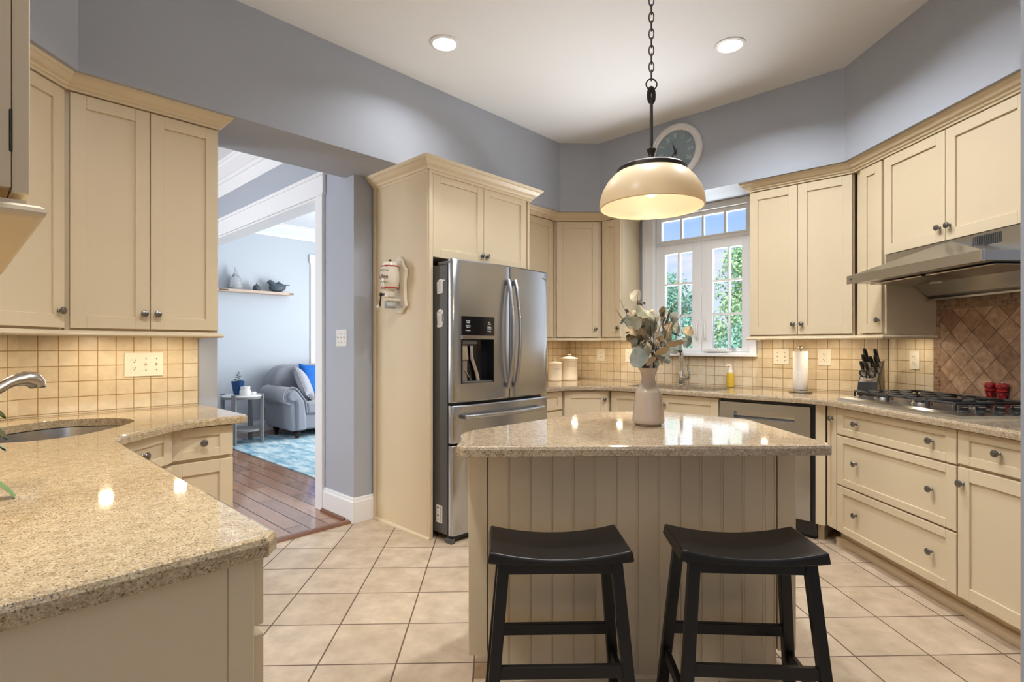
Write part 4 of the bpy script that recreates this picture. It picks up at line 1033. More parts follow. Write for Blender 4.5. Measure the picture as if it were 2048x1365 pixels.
while z < 3.010:
    o = None
    if LINK is None:
        P = [(.0095 * math.cos(2 * PI * q / 20), 0, .0225 * math.sin(2 * PI * q / 20)) for q in range(20)]
        o = MB().tube(P, .0026, 7, closed=True).obj('chain_link', M['bronze'], None); LINK = o.data
    else:
        o = bpy.data.objects.new('chain_link', LINK); C.objects.link(o)
    o.parent = pd; o.location = Vector((pc_[0], pc_[1], z + .016)) - Vector((pc_[0], pc_[1], 1.80)); o.rotation_euler = (0, 0, math.radians(80 if k % 2 == 0 else -12)); z += .0345; k += 1
MB().lathe([(0, 3.0475), (.062, 3.0475), (.062, 3.036), (.050, 3.026), (.012, 3.018), (0, 3.018)], 32, c=pc_).obj('canopy', M['bronze'], pd)
MB().lathe([(0, 1.945), (.012, 1.945), (.014, 1.925), (.026, 1.905), (.030, 1.888), (.026, 1.870), (.014, 1.861), (0, 1.859)], 20, c=pc_).obj('bulb', M['bulb'], pd)
MB().lathe([(0, 1.985), (.017, 1.985), (.017, 1.944), (0, 1.944)], 16, c=pc_).obj('lamp_holder', M['bronze'], pd)
light('pendant_bulb', 'POINT', (pc_[0], pc_[1], 1.846), 2.4, (1.0, 0.90, 0.74), 0.03)
light('pendant_down', 'AREA', (pc_[0], pc_[1], 1.835), 3, (1.0, 0.84, 0.62), 0.12, disk=True, direction=(0, 0, -1))

def downlight(x, y, label, e):
    t = thing('recessed_light', label, 'ceiling light', 'C', x, y, CEIL - .012, 'recessed ceiling lights')
    MB().lathe([(.066, -.001), (.070, -.010), (.086, -.006), (.088, -.0005), (.066, -.0005)], 40, c=(x, y), z0=CEIL).obj('trim_ring', M['trim'], t)
    MB().lathe([(0, -.005), (.066, -.004), (.068, -.001), (0, -.001)], 40, c=(x, y), z0=CEIL).obj('lens', M['lens'], t)
    light('downlight', 'AREA', (x, y, CEIL - .016), e, (0.93, 0.96, 1.0), 0.13, disk=True, direction=(0, 0, -1), spread=2.45)
downlight(-.315, 3.199, 'lit round recessed ceiling light nearer the bar cabinets', 6.5)
downlight(1.397, 3.173, 'lit round recessed ceiling light nearer the range wall', 16)
for x, y, e in ((-.60, 1.24, 25), (.65, 2.35, 22), (1.45, 2.50, 12)):   # unseen fill lamps added above the frame, without fixtures
    light('downlight', 'AREA', (x, y, CEIL - .016), e, (0.93, 0.96, 1.0), 0.13, disk=True, direction=(0, 0, -1), spread=2.5)

# under-cabinet puck lights
WARM = (1.0, 0.84, 0.60)
def puck(frame, x, y, z, where, e=1.15):
    p = ws(frame, x, y)
    t = thing('puck_light', where, 'cabinet light', frame, x, y, z - .014, 'puck lights under the wall cabinets')
    MB().lathe([(0, 0), (.030, 0), (.032, -.004), (.030, -.012), (.024, -.013), (.024, -.009), (0, -.009)], 24, c=(x, y), z0=z).obj('housing', M['nickel'], t)
    MB().lathe([(0, -.0105), (.022, -.0105), (.022, -.0095), (0, -.0095)], 20, c=(x, y), z0=z).obj('lens', M['puck'], t)
    light('puck_lamp', 'AREA', (p[0], p[1], z - .016), e * .7, WARM, .05, disk=True, direction=(0, 0, -1))
for x, w in ((.52, 'lit puck light under the bar cabinet, farther from the opening'), (.83, 'lit puck light under the bar cabinet, beside the opening')): puck('F', x, 3.15, 1.309, w, 1.7)
puck('L', 2.21, 2.07, 1.309, 'lit puck light under the diagonal cabinet by the bar sink', 1.6)
for x in (1.35, 1.75, 2.2): puck('N', x, .08, 1.474, 'lit puck light under the cabinet over the peninsula', 1.8)
puck('F', 3.45, 3.20, 1.309, 'lit puck light under the cabinet beside the refrigerator', 1.5)
puck('C', .73, 5.02, 1.309, 'lit puck light above the canisters', 1.7)
puck('W', -2.64, 4.22, 1.309, 'lit puck light under the slim cabinet by the window', 1.1)
for x, w in ((-1.37, 'lit puck light under the two-door cabinet, by the window'), (-.95, 'lit puck light under the two-door cabinet, by the knife block')): puck('W', x, 4.17, 1.309, w, 1.6)
puck('R', -3.27, 2.50, 1.309, 'lit puck light under the slim cabinet beside the range', .8)
# ------------------------------------------------------------------ clock on the soffit (frame W)
cl = thing('round_clock', 'round wall clock with a white moulded rim and weathered blue face', 'clock', 'W', -1.985, 4.0, 2.785)
CX, CZ, RC = -1.985, 2.785, .222
MX = Matrix.Translation((CX, 4.003, CZ)) @ Matrix.Rotation(PI / 2, 4, 'X')    # local z -> -y (out of the wall)
MB().lathe([(RC, 0), (RC, .018), (RC - .010, .030), (RC - .020, .032), (RC - .026, .027), (RC - .034, .034), (RC - .044, .030), (RC - .052, .020), (RC - .052, .004), (0, .004)], 64, M=MX).obj('rim', M['trim'], cl)
MB().lathe([(RC - .051, .004), (RC - .051, .010), (0, .010)], 64, M=MX).obj('face', M['clock_face'], cl)
def stroke(mb, T, x0, x1, w, h=.046):
    mb.prism([(x0 - w / 2, -h / 2), (x0 + w / 2, -h / 2), (x1 + w / 2, h / 2), (x1 - w / 2, h / 2)], 0, .0008, T)
for k, word in enumerate(('XII', 'I', 'II', 'III', 'IIII', 'V', 'VI', 'VII', 'VIII', 'IX', 'X', 'XI')):
    a = PI / 2 - k * PI / 6; r = .130
    T = MX @ Matrix.Translation((r * math.cos(a), r * math.sin(a), .0105)) @ Matrix.Rotation(a - PI / 2, 4, 'Z')
    wd = {'I': .0085, 'V': .016, 'X': .016}; x = -sum(wd[c] for c in word) / 2; mb = MB()
    for c in word:
        w_ = wd[c]; m_ = x + w_ / 2
        if c == 'I': stroke(mb, T, m_, m_, .0026)
        elif c == 'V': stroke(mb, T, m_, m_ - .006, .0026); stroke(mb, T, m_, m_ + .006, .0014)
        else: stroke(mb, T, m_ + .006, m_ - .006, .0026); stroke(mb, T, m_ - .006, m_ + .006, .0014)
        x += w_
    mb.obj('numeral', M['clock_mark'], cl, smooth=0)
def hand(ang, L, w, z):
    mb = MB(); T = MX @ Matrix.Translation((0, 0, z)) @ Matrix.Rotation(ang, 4, 'Z')
    mb.prism([(-w * .5, -.03), (w * .5, -.03), (w, L * .35), (w * .45, L * .7), (0, L), (-w * .45, L * .7), (-w, L * .35)], 0, .0015, T)
    mb.lathe([(.010, 0), (.010, .002), (0, .002)], 12, M=T)
    mb.obj('hand', M['bronze'], cl, smooth=0)
hand(math.radians(16), .085, .0065, .013); hand(math.radians(141), .115, .005, .016)

# ------------------------------------------------------------------ bar stools
def stool_parts(t):
    """saddle stool, 0.62 m; local x to the side, y away from the camera"""
    SH, W, D, TH = .622, .430, .248, .036
    def top(u, v, z0):
        x = (u - .5) * W; y = (v - .5) * D
        dip = .026 * (1 - (2 * (u - .5)) ** 2)
        return x, y, z0 - dip
    mb = MB(); bm = mb.bm; nu, nv = 20, 6
    T = []; B = []
    for j in range(nv + 1):
        for i in range(nu + 1):
            x, y, z = top(i / nu, j / nv, SH)
            T.append(bm.verts.new((x, y, z)))
            e = 1.0 + (.022 if True else 0) * 0
            zb = SH - TH - .012 * (1 - (2 * (i / nu - .5)) ** 2)
            k = .030 * (abs(2 * (i / nu - .5)) ** 8)
            B.append(bm.verts.new((x * 1.035, y, zb)))
    w = nu + 1
    for j in range(nv):
        for i in range(nu):
            bm.faces.new((T[j * w + i], T[j * w + i + 1], T[(j + 1) * w + i + 1], T[(j + 1) * w + i]))
            bm.faces.new((B[j * w + i], B[(j + 1) * w + i], B[(j + 1) * w + i + 1], B[j * w + i + 1]))
    for i in range(nu):
        bm.faces.new((T[i], B[i], B[i + 1], T[i + 1])); q = nv * w
        bm.faces.new((T[q + i], T[q + i + 1], B[q + i + 1], B[q + i]))
    for j in range(nv):
        bm.faces.new((T[j * w], T[(j + 1) * w], B[(j + 1) * w], B[j * w])); q = nu
        bm.faces.new((T[j * w + q], B[j * w + q], B[(j + 1) * w + q], T[(j + 1) * w + q]))
    mb.obj('seat', M['stool'], t, smooth=40, bevel=.006, seg=2)
    zt = SH - TH - .004
    tx, ty, bx, by = .172, .092, .222, .148
    def leg(sx, sy):
        s = .0175; sd = .0145
        a = [(sx * tx + i, sy * ty + j, zt) for i, j in ((-s, -sd), (s, -sd), (s, sd), (-s, sd))]
        b = [(sx * bx + i, sy * by + j, 0) for i, j in ((-s, -sd), (s, -sd), (s, sd), (-s, sd))]
        mb = MB(); mb.verts_faces(b + a, [(0, 1, 2, 3), (4, 5, 6, 7), (0, 1, 5, 4), (1, 2, 6, 5), (2, 3, 7, 6), (3, 0, 4, 7)])
        return mb.obj('leg', M['stool'], t, smooth=0, bevel=.002)
    for sx in (-1, 1):
        for sy in (-1, 1): leg(sx, sy)
    def at(z): k = 1 - z / zt; return tx + (bx - tx) * k, ty + (by - ty) * k
    x, y = at(.565)
    for sy in (-1, 1): MB().box(-x, x, sy * y - .009, sy * y + .009, .545, .590).obj('apron', M['stool'], t, smooth=0, bevel=.002)
    for sx in (-1, 1): MB().box(sx * x - .009, sx * x + .009, -y, y, .548, .590).obj('apron', M['stool'], t, smooth=0, bevel=.002)
    for sy, z in ((1, .262), (-1, .262)):
        x, y = at(z); MB().box(-x, x, sy * y - .009, sy * y + .009, z - .019, z + .019).obj('stretcher', M['stool'], t, smooth=0, bevel=.002)
    for sx in (-1, 1):
        x, y = at(.17); MB().box(sx * x - .009, sx * x + .009, -y, y, .152, .190).obj('stretcher', M['stool'], t, smooth=0, bevel=.002)
st = thing('bar_stool', 'black saddle-seat wooden stool set square to the island, on the refrigerator side', 'stool', 'C', .192, 1.722, 0, 'saddle stools at the island', rot=0)
stool_parts(st)
st2 = copy_tree(st); st2.location = (.785, 1.705, 0); st2.rotation_euler = (0, 0, math.radians(-5))
st2['label'] = 'black saddle-seat wooden stool turned slightly, on the range side of the island'

# ------------------------------------------------------------------ vase and dried eucalyptus on the island
VX, VY = .640, 2.250
va = thing('vase', 'beige glazed bottle vase with a flared lip on the island', 'vase', 'C', VX, VY, CT)
MB().lathe([(0, .001), (.054, .001), (.057, .006), (.064, .010), (.0665, .018), (.066, .03), (.0550, .134), (.0545, .140), (.052, .145), (.044, .155), (.035, .170), (.0295, .186), (.0280, .200), (.0290, .212), (.034, .228), (.0405, .238), (.0415, .242), (.038, .241), (.028, .218), (.0255, .200), (.027, .186), (.045, .145), (.05, .03), (0, .012)], 56, c=(VX, VY), z0=CT).obj('body', M['vase'], va)
bq = thing('eucalyptus_bouquet', 'dried eucalyptus stems with sage and tan round leaves in the beige vase', 'dried bouquet', 'C', VX, VY, CT + .03, rot=0)
PXM = .00213
def P3(u, v, dy):   # picture-like offsets from the vase mouth, in metres on the upright plane of the bouquet
    return Vector(((u - 1298) * PXM, dy, (738 - v) * PXM + .205))
rnd = random.Random(5)
def leaf_mesh(mb, c, r, facing, droop, elong=1.0, roll=0.0):
    """round dried leaf folded a little along its midrib, pointed at the stalk"""
    Q = Euler((droop, roll, facing)).to_matrix().to_4x4(); n = 18; fold = rnd.uniform(.12, .55); curl = rnd.uniform(-.3, .45); wob = rnd.uniform(0, 6)
    def pt(f, a):
        x = math.cos(a) * f * r * elong * (1 - .16 * math.sin(a) + .05 * math.sin(3 * a + wob)); z = math.sin(a) * f * r * (1.04 + (.16 if math.sin(a) < -.9 else 0))
        y = fold * abs(x) + curl * z * z / r * .8 + .06 * r * f * f * math.sin(5 * a + wob)
        return Vector(c) + (Q @ Vector((x, y, z)))
    rows = [[mb.bm.verts.new(Vector(c))]] + [[mb.bm.verts.new(pt(f, PI / 2 + 2 * PI * k / n)) for k in range(n)] for f in (.35, .7, 1.0)]
    for k in range(n):
        mb.bm.faces.new((rows[0][0], rows[1][k], rows[1][(k + 1) % n]))
        for A_, B_ in zip(rows[1:], rows[2:]): mb.bm.faces.new((A_[k], B_[k], B_[(k + 1) % n], A_[(k + 1) % n]))
BR = [  # end (u, v), depth, leaves (u, v, radius px, colour, tilt, elongation), berries, tip
    ((1273, 590), -.02, [(1273, 590, 13, 'pale_leaf', .2, 1), (1283, 622, 16, 'sage', .5, 1), (1268, 645, 15, 'sage', .3, 1), (1277, 668, 13, 'tan_leaf', .9, 1.3)], [(1285, 608), (1277, 606)], None),
    ((1246, 602), .03, [(1263, 640, 14, 'grey_leaf', .2, .9), (1275, 690, 13, 'sage', .2, .8)], [(1258, 622), (1256, 618)], (1246, 600, 'pale_leaf')),
    ((1236, 630), -.03, [(1247, 641, 8, 'grey_leaf', .3, .6), (1264, 658, 14, 'tan_leaf', .8, 1.1), (1268, 684, 10, 'grey_leaf', .4, .8)], [(1253, 668), (1255, 676), (1252, 664)], (1236, 628, 'tan_leaf')),
    ((1262, 700), -.075, [(1266, 712, 21, 'grey_leaf', .2, 1.0), (1284, 700, 11, 'sage', .3, .8)], [], None),
    ((1300, 628), .0, [(1297, 632, 17, 'sage', .4, 1), (1285, 648, 18, 'sage', .1, .9), (1301, 655, 17, 'sage', .5, 1), (1290, 675, 14, 'sage', .2, .8), (1286, 695, 12, 'grey_leaf', .1, .8)], [(1289, 640), (1291, 652), (1288, 648)], None),
    ((1318, 640), .03, [(1320, 652, 19, 'sage', .3, .9), (1314, 668, 14, 'pale_leaf', .3, .8), (1310, 690, 12, 'grey_leaf', .3, .8)], [(1308, 672), (1308, 677)], None),
    ((1349, 612), .02, [(1332, 622, 12, 'grey_leaf', .2, .9), (1343, 652, 14, 'tan_leaf', .5, .9), (1336, 670, 16, 'grey_leaf', .3, 1)], [(1347, 622), (1338, 645), (1335, 642)], (1354, 609, 'stem')),
    ((1371, 620), -.01, [(1352, 655, 12, 'sage', .4, .9), (1338, 664, 15, 'tan_leaf', .3, .9)], [(1353, 632), (1350, 660), (1348, 665)], (1372, 618, 'stem')),
    ((1374, 662), -.035, [(1372, 661, 12, 'tan_leaf', .5, 1.1), (1345, 690, 17, 'grey_leaf', .7, 1.3)], [(1352, 668)], None),
    ((1371, 681), -.05, [(1372, 681, 12, 'grey_leaf', .2, .9), (1343, 690, 12, 'tan_leaf', .9, 2.0), (1325, 700, 13, 'grey_leaf', .8, 1.3)], [(1354, 705), (1352, 700)], None),
    ((1318, 700), -.08, [(1313, 703, 11, 'tan_leaf', 1.0, 1.6), (1294, 722, 12, 'tan_leaf', .9, 1.2)], [], None),
    ((1330, 712), .03, [(1330, 708, 15, 'grey_leaf', .6, 1.1), (1336, 716, 11, 'sage', .8, 1.1)], [], None),
]
for bi, (end, dy, leaves, berries, tip) in enumerate(BR):
    e = P3(end[0], end[1], dy); hz = Vector((e.x, e.y, 0)); hz = hz.normalized() * rnd.uniform(.008, .022)
    b = Vector((-hz.x * .6, -hz.y * .6, .03)); mth = Vector((hz.x, hz.y, .214))
    m = mth + (mth - b) * .35 + Vector((0, 0, .01)); pts = [b, b.lerp(mth, .5)]
    for k in range(9):
        t = k / 8; pts.append(mth * (1 - t) ** 2 + m * 2 * t * (1 - t) + e * t * t)
    mb = MB(); mb.tube(pts, [.0024 - .0014 * k / 10 for k in range(11)], 6)
    for (u, v) in berries:
        c = P3(u, v, dy + rnd.uniform(-.01, .01))
        near = min(pts, key=lambda p: (p - c).length); mb.tube([near, c], .0008, 5)
        for q in range(4): mb.ball(c + Vector((rnd.uniform(-.007, .007), rnd.uniform(-.007, .007), rnd.uniform(-.007, .007))), .0036, n=6)
    br = mb.obj('eucalyptus_branch', M['stem'], bq)
    if tip:
        c = P3(tip[0], tip[1], dy); d = (c - pts[-2]).normalized()
        mb = MB(); mb.tube([c - d * .035, c - d * .015, c + d * .012, c + d * .03], [.0015, .005, .004, .0005], 7, flat=.5); mb.obj('bud_tip', M[tip[2]], br)
    for (u, v, r, colr, tilt, el) in leaves:
        c = P3(u, v, dy + rnd.uniform(-.025, .025)); near = min(pts, key=lambda p: (p - c).length)
        mb = MB(); leaf_mesh(mb, c, r * PXM * .86, rnd.uniform(-.8, .8), tilt * rnd.choice((-1, 1)), el, rnd.uniform(-.7, .7))
        mb.tube([near, near.lerp(c, .7) + Vector((0, 0, -.003)), c], .0009, 5)
        mb.obj('leaf', M[colr], br, smooth=60, recalc=False)
# a few extra soft leaves to fill the middle of the bunch
for q in range(54):
    v = rnd.uniform(622, 728); u = rnd.gauss(1298 + (728 - v) * .06, 9 + (728 - v) * .16); c = P3(u, v, rnd.uniform(-.05, .06)); mb = MB()
    hz = Vector((c.x, c.y, 0)).normalized() * .018; base = Vector((hz.x, hz.y, .19)); sp = MB().tube([base, base + Vector((hz.x * .6, hz.y * .6, .03)), base.lerp(c, .6) + Vector((0, 0, .02)), c], .0011, 5).obj('sprig_stem', M['stem'], bq)
    leaf_mesh(mb, c, rnd.uniform(6.5, 12) * PXM, rnd.uniform(-1.1, 1.1), rnd.uniform(-1, 1), rnd.uniform(.6, 1.1), rnd.uniform(-1, 1))
    mb.obj('leaf', M[rnd.choice(('sage', 'sage', 'tan_leaf', 'grey_leaf', 'tan_leaf', 'pale_leaf'))], sp, smooth=60, recalc=False)

# ------------------------------------------------------------------ plates on the walls
def plate(name, label, cat, frame, x0, x1, y, z0, z1, bits, group=None, mat='ivory', flip=False):
    """bits: list of ('o', x) outlet or ('s', x) switch; y = wall face"""
    t = thing(name, label, cat, frame, (x0 + x1) / 2, y, z0, group); zc = (z0 + z1) / 2
    MB().box(x0, x1, y - .006, y - .0002, z0, z1).obj('cover_plate', M[mat], t, smooth=0, bevel=.004, seg=2)
    for kind, x in bits:
        if kind == 'o':
            for dz in (.0195, -.0195):
                Mx = Matrix.Translation((x, y - .006, zc + dz)) @ Matrix.Rotation(PI / 2, 4, 'X')
                r = MB().prism([(.0165 * math.cos(a) * 1.0, max(-.0135, min(.0135, .0175 * math.sin(a)))) for a in [2 * PI * k / 24 for k in range(24)]], 0, .0022, Mx).obj('receptacle', M[mat], t, smooth=0)
                mb = MB()
                for sx in (-.0062, .0062): mb.box(x + sx - .0011, x + sx + .0011, y - .0089, y - .0080, zc + dz - .001, zc + dz + .008)
                mb.lathe([(0, .0022), (.0024, .0022), (.0024, .0028), (0, .0028)], 10, M=Mx @ Matrix.Translation((0, -.0075, 0)))
                mb.obj('slots', M['dark_txt'], r, smooth=0)
        else:
            MB().box(x - .005, x + .005, y - .0075, y - .005, zc - .012, zc + .012).obj('switch_slot', M[mat], t, smooth=0, bevel=.001)
            MB().prism_x([(y - .006, zc - .006), (y - .019, zc + .006), (y - .018, zc + .012), (y - .006, zc + .006)], x - .0042, x + .0042).obj('toggle', M[mat], t, smooth=0, bevel=.001)
            for dz in (.030, -.030): MB().lathe([(0, 0), (.003, 0), (.003, .0014), (0, .0014)], 10, M=Matrix.Translation((x, y - .006, zc + dz)) @ Matrix.Rotation(PI / 2, 4, 'X')).obj('screw', M['pewter'], t, smooth=0)
plate('switch_plate', 'ivory plate with one outlet and two switches on the bar tile', 'switch plate', 'F', .630, .804, 3.365, 1.078, 1.204, [('o', .672), ('s', .724), ('s', .772)])
plate('switch_plate', 'white triple switch plate on the blue-grey wall beside the refrigerator enclosure', 'switch plate', 'W', -3.612, -3.464, 1.955, 1.235, 1.357, [('s', -3.582), ('s', -3.538), ('s', -3.494)], mat='white')
plate('outlet_plate', 'ivory outlet plate on the tile just past the canisters', 'outlet', 'W', -3.010, -2.918, 4.40, 1.088, 1.212, [('o', -2.962)])
plate('outlet_plate', 'wide ivory outlet plate on the tile behind the eucalyptus', 'outlet', 'W', -2.690, -2.590, 4.40, 1.088, 1.212, [('o', -2.645)])
plate('switch_plate', 'ivory double switch plate on the tile by the window corner', 'switch plate', 'W', -1.375, -1.262, 4.40, 1.096, 1.217, [('s', -1.345), ('s', -1.292)])
plate('outlet_plate', 'ivory outlet plate on the tile between paper towel and knife block', 'outlet', 'W', -1.068, -.982, 4.40, 1.096, 1.217, [('o', -1.025)])
plate('outlet_plate', 'ivory outlet plate on the tile beside the brown travertine', 'outlet', 'R', -3.374, -3.294, 2.66, 1.089, 1.208, [('o', -3.334)])

# ------------------------------------------------------------------ canisters
def canister(label, x, y, r, h, word, ang):
    t = thing('canister', label, 'canister', 'C', x, y, CT, 'cream ceramic canisters')
    MB().lathe([(0, .001), (r * .97, .001), (r, .006), (r, .016), (r * .975, .020), (r * .975, h * .80), (r, h * .815), (r, h * .83), (r * .96, h * .84), (r * .96, h * .88), (0, h * .88)], 40, c=(x, y), z0=CT).obj('body', M['cream_c'], t)
    l = MB().lathe([(r * .90, h * .875), (r * 1.04, h * .885), (r * 1.05, h * .915), (r * .98, h * .94), (r * .6, h * .985), (r * .2, h * 1.01), (r * .14, h * 1.03), (r * .24, h * 1.055), (r * .27, h * 1.08), (r * .2, h * 1.10), (0, h * 1.105)], 40, c=(x, y), z0=CT).obj('lid', M['cream_c'], t)
    text_obj(word, 'lettering', M['grey_txt'], t, None, h * .13, .0004, bend=bendc(math.radians(ang), CT + h * .62, r * .976, x, y))
canister('large cream ceramic canister lettered FLOUR in the tiled corner', .695, 5.160, .083, .232, 'FLOUR', -78)
canister('smaller cream ceramic canister lettered COFFEE, partly behind the refrigerator', .548, 5.085, .068, .185, 'COFFEE', -72)

# ------------------------------------------------------------------ things on the range-side counter
px, py = ws('W', -1.135, 4.215)
t = thing('paper_towel_holder', 'upright paper towel roll on a brushed metal stand', 'paper towel holder', 'C', px, py, CT)
MB().lathe([(0, 0), (.072, 0), (.078, .004), (.078, .012), (.070, .017), (0, .018)], 40, c=(px, py), z0=CT).obj('base', M['nickel'], t)
MB().lathe([(0, .0), (.005, .0), (.005, .305), (0, .305)], 12, c=(px, py), z0=CT).obj('post', M['nickel'], t)
MB().ball((px, py, CT + .318), .0165, n=20).obj('finial', M['nickel'], t)
MB().lathe([(.019, .019), (.047, .019), (.049, .022), (.049, .293), (.047, .296), (.019, .296), (.019, .019)], 40, c=(px, py), z0=CT).obj('paper_roll', M['paper'], t)
px, py = ws('W', -1.683, 4.335)
t = thing('soap_dispenser', 'small bottle of amber hand soap with a white pump by the sink', 'soap bottle', 'C', px, py, CT)
MB().lathe([(0, .001), (.027, .001), (.031, .006), (.031, .095), (.026, .112), (.021, .120), (0, .121)], 28, c=(px, py), z0=CT).obj('bottle', M['soap'], t)
MB().lathe([(0, .12), (.021, .12), (.021, .138), (.012, .142), (.010, .165), (.013, .168), (.013, .178), (0, .179)], 20, c=(px, py), z0=CT).obj('pump', M['white'], t)
MB().tube([(px, py, CT + .176), (px - .03, py - .012, CT + .178), (px - .042, py - .016, CT + .172)], [.009, .007, .005], 8).obj('spout', M['white'], t)

kx, ky = 2.478, 3.475
kb = thing('knife_block', 'grey wooden knife block full of black-handled knives and scissors', 'knife block', 'C', kx, ky, CT, rot=math.radians(-52))
MB().prism_x([(-.085, .010), (-.085, .045), (-.072, .095), (.045, .232), (.075, .232), (.095, .005)], -.052, .052).obj('block', M['block_wood'], kb, smooth=0, bevel=.003)
MB().prism_x([(-.0875, .008), (-.0875, .046), (-.075, .098), (-.070, .095), (-.082, .045), (-.082, .008)], -.055, .055).obj('front_plate', M['black'], kb, smooth=0, bevel=.001)
for x in (-.0535, .0515): MB().prism_x([(-.076, .095), (.045, .236), (.079, .236), (.058, .215), (-.012, .115), (-.015, .10), (.030, .006), (.020, .006), (-.03, .10)], x, x + .002).obj('side_trim', M['black'], kb, smooth=0)
for x in (-.04, .04): MB().box(x - .008, x + .008, -.078, -.062, 0, .011).obj('foot', M['black'], kb, smooth=0)
text_obj('TK', 'maker_lettering', M['white_txt'], kb, Matrix(((1, 0, 0, 0), (0, 0, 1, -.0882), (0, 1, 0, .026), (0, 0, 0, 1))), .020)
D = Vector((0, -.62, .785))
def kn_handle(x, y, z, L, w, name='knife'):
    p = Vector((x, y, z)); o = MB().tube([p - D * .02, p + D * .012, p + D * L * .35, p + D * L * .75, p + D * L], [w * .8, w, w * .88, w * 1.1, w * .75], 10, flat=.72).obj(name, M['black'], None)
    q = kb.matrix_basis.copy()
    return o
def knife(x, y, z, L, w, label):
    o = kn_handle(x, y, z, L, w)
    MB().tube([Vector((x, y, z)) + D * (-.004), Vector((x, y, z)) + D * .010], w * 1.12, 10, flat=.72).obj('bolster', M['chrome'], o)
    for f in (.35, .7):
        pass
    o.location = (kx, ky, CT); o.rotation_euler = (0, 0, math.radians(-52))
    tag(o, label, 'knife', 'black-handled knives in the block'); return o
def slot(t): return (-.072 + .117 * t, .098 + .137 * t)   # along the slanted top
rows = [(.90, [(-.030, .115, .0125, 'longest knife handle at the top back of the block, window side'), (.030, .110, .0125, 'tall knife handle at the top back of the block, range side')]),
        (.66, [(-.032, .105, .012, 'black knife handle in the second row of the block, window side'), (.008, .09, .012, 'black knife handle in the middle of the second row of the block'), (.036, .10, .012, 'black knife handle in the second row of the block, range side')]),
        (.40, [(-.036, .095, .011, 'black knife handle in the third row of the block, window side'), (-.010, .09, .011, 'black knife handle in the middle of the third row of the block'), (.038, .085, .011, 'black knife handle in the third row of the block, range side')])]
for tt, ks in rows:
    y, z = slot(tt)
    for x, L, w, lb in ks: knife(x, y, z + .004, L, w, lb)
y, z = slot(.14)
sc = thing('kitchen_scissors', 'black-handled scissors in the lowest slot of the knife block', 'scissors', 'C', kx, ky, CT, rot=math.radians(-52))
for sx in (-1, 1):
    c = Vector((sx * .024 + .002, y, z)) + D * .045
    P = [c + Vector((.019 * math.cos(a), 0, 0)) + D * (.028 * math.sin(a)) for a in [2 * PI * k / 18 for k in range(18)]]
    MB().tube(P, .0055, 8, closed=True).obj('finger_loop', M['black'], sc)
    MB().tube([Vector((sx * .004, y, z)) - D * .01, Vector((sx * .010, y, z)) + D * .022], .006, 8).obj('shank', M['black'], sc)
MB().prism_x([(y - .004, z - .012), (y - .010, z + .006), (y - .004, z + .014), (y + .004, z)], -.012, .014).obj('pivot', M['chrome'], sc, smooth=0, bevel=.001)

def mill(x, y, label):
    t = thing('pepper_mill', label, 'mill', 'C', x, y, CT + .0, 'red lacquered mills')
    MB().lathe([(0, 0), (.029, 0), (.031, .006), (.030, .022), (.024, .040), (.0175, .056), (.017, .066), (.021, .082), (.025, .088), (.025, .091), (0, .092)], 32, c=(x, y), z0=CT).obj('body', M['red'], t)
    MB().lathe([(.019, .092), (.0255, .095), (.0255, .101), (.020, .106), (.026, .112), (.0285, .122), (.026, .134), (.018, .139), (0, .140)], 32, c=(x, y), z0=CT).obj('cap', M['red'], t)
    MB().lathe([(0, .139), (.005, .139), (.005, .144), (0, .145)], 12, c=(x, y), z0=CT).obj('nut', M['chrome'], t)
mill(2.638, 2.790, 'glossy red pepper mill behind the cooktop, closer to the window')
mill(2.638, 2.722, 'glossy red salt mill behind the cooktop, farther from the window')

# ------------------------------------------------------------------ faucets
fx = thing('kitchen_faucet', 'satin pull-down kitchen faucet with a curved side lever below the window', 'faucet', 'W', -2.085, 4.30, CT)
X, Y = -2.085, 4.305
MB().lathe([(0, 0), (.032, 0), (.034, .006), (.030, .012), (.032, .05), (.030, .085), (.020, .105), (.017, .120), (.019, .124), (.017, .130), (0, .132)], 28, c=(X, Y), z0=CT).obj('base', M['chrome'], fx)
P = [(X, Y, CT + .12), (X, Y, CT + .33)] + [(X + .045 * (1 - math.cos(a)) * .55, Y - .05 * (1 - math.cos(a)), CT + .33 + .062 * math.sin(a)) for a in [PI * k / 10 for k in range(1, 11)]]
MB().tube(P, .0115, 14).obj('spout', M['chrome'], fx)
e = P[-1]; MB().lathe([(0, 0), (.021, 0), (.022, .006), (.0145, .10), (.013, .125), (0, .126)], 20, M=Matrix.Translation((e[0], e[1], e[2] - .125))).obj('spray_head', M['chrome'], fx)
MB().tube([(X, Y, CT + .065), (X + .055, Y - .02, CT + .06)], [.022, .024], 14).obj('lever_hub', M['chrome'], fx)
MB().tube([(X + .050, Y - .02, CT + .06), (X + .078, Y - .028, CT + .065), (X + .085, Y - .03, CT + .09), (X + .072, Y - .027, CT + .13), (X + .066, Y - .026, CT + .168), (X + .070, Y - .027, CT + .18)], [.018, .013, .0095, .0075, .006, .005], 10).obj('lever', M['chrome'], fx)
bf = thing('bar_faucet', 'brushed nickel pull-out bar faucet arching over the oval sink', 'faucet', 'C', -1.865, 1.625, CT)
MB().lathe([(0, 0), (.030, 0), (.031, .006), (.025, .014), (.025, .05), (.022, .070), (0, .085)], 24, c=(-1.865, 1.625), z0=CT).obj('base', M['nickel'], bf)
MB().tube([(-1.865, 1.625, .955), (-1.835, 1.695, .972), (-1.795, 1.785, 1.005), (-1.765, 1.865, 1.050), (-1.752, 1.915, 1.084), (-1.745, 1.955, 1.106), (-1.740, 1.985, 1.116)], [.022, .021, .020, .0195, .0185, .018, .021], 16).obj('spout', M['nickel'], bf)
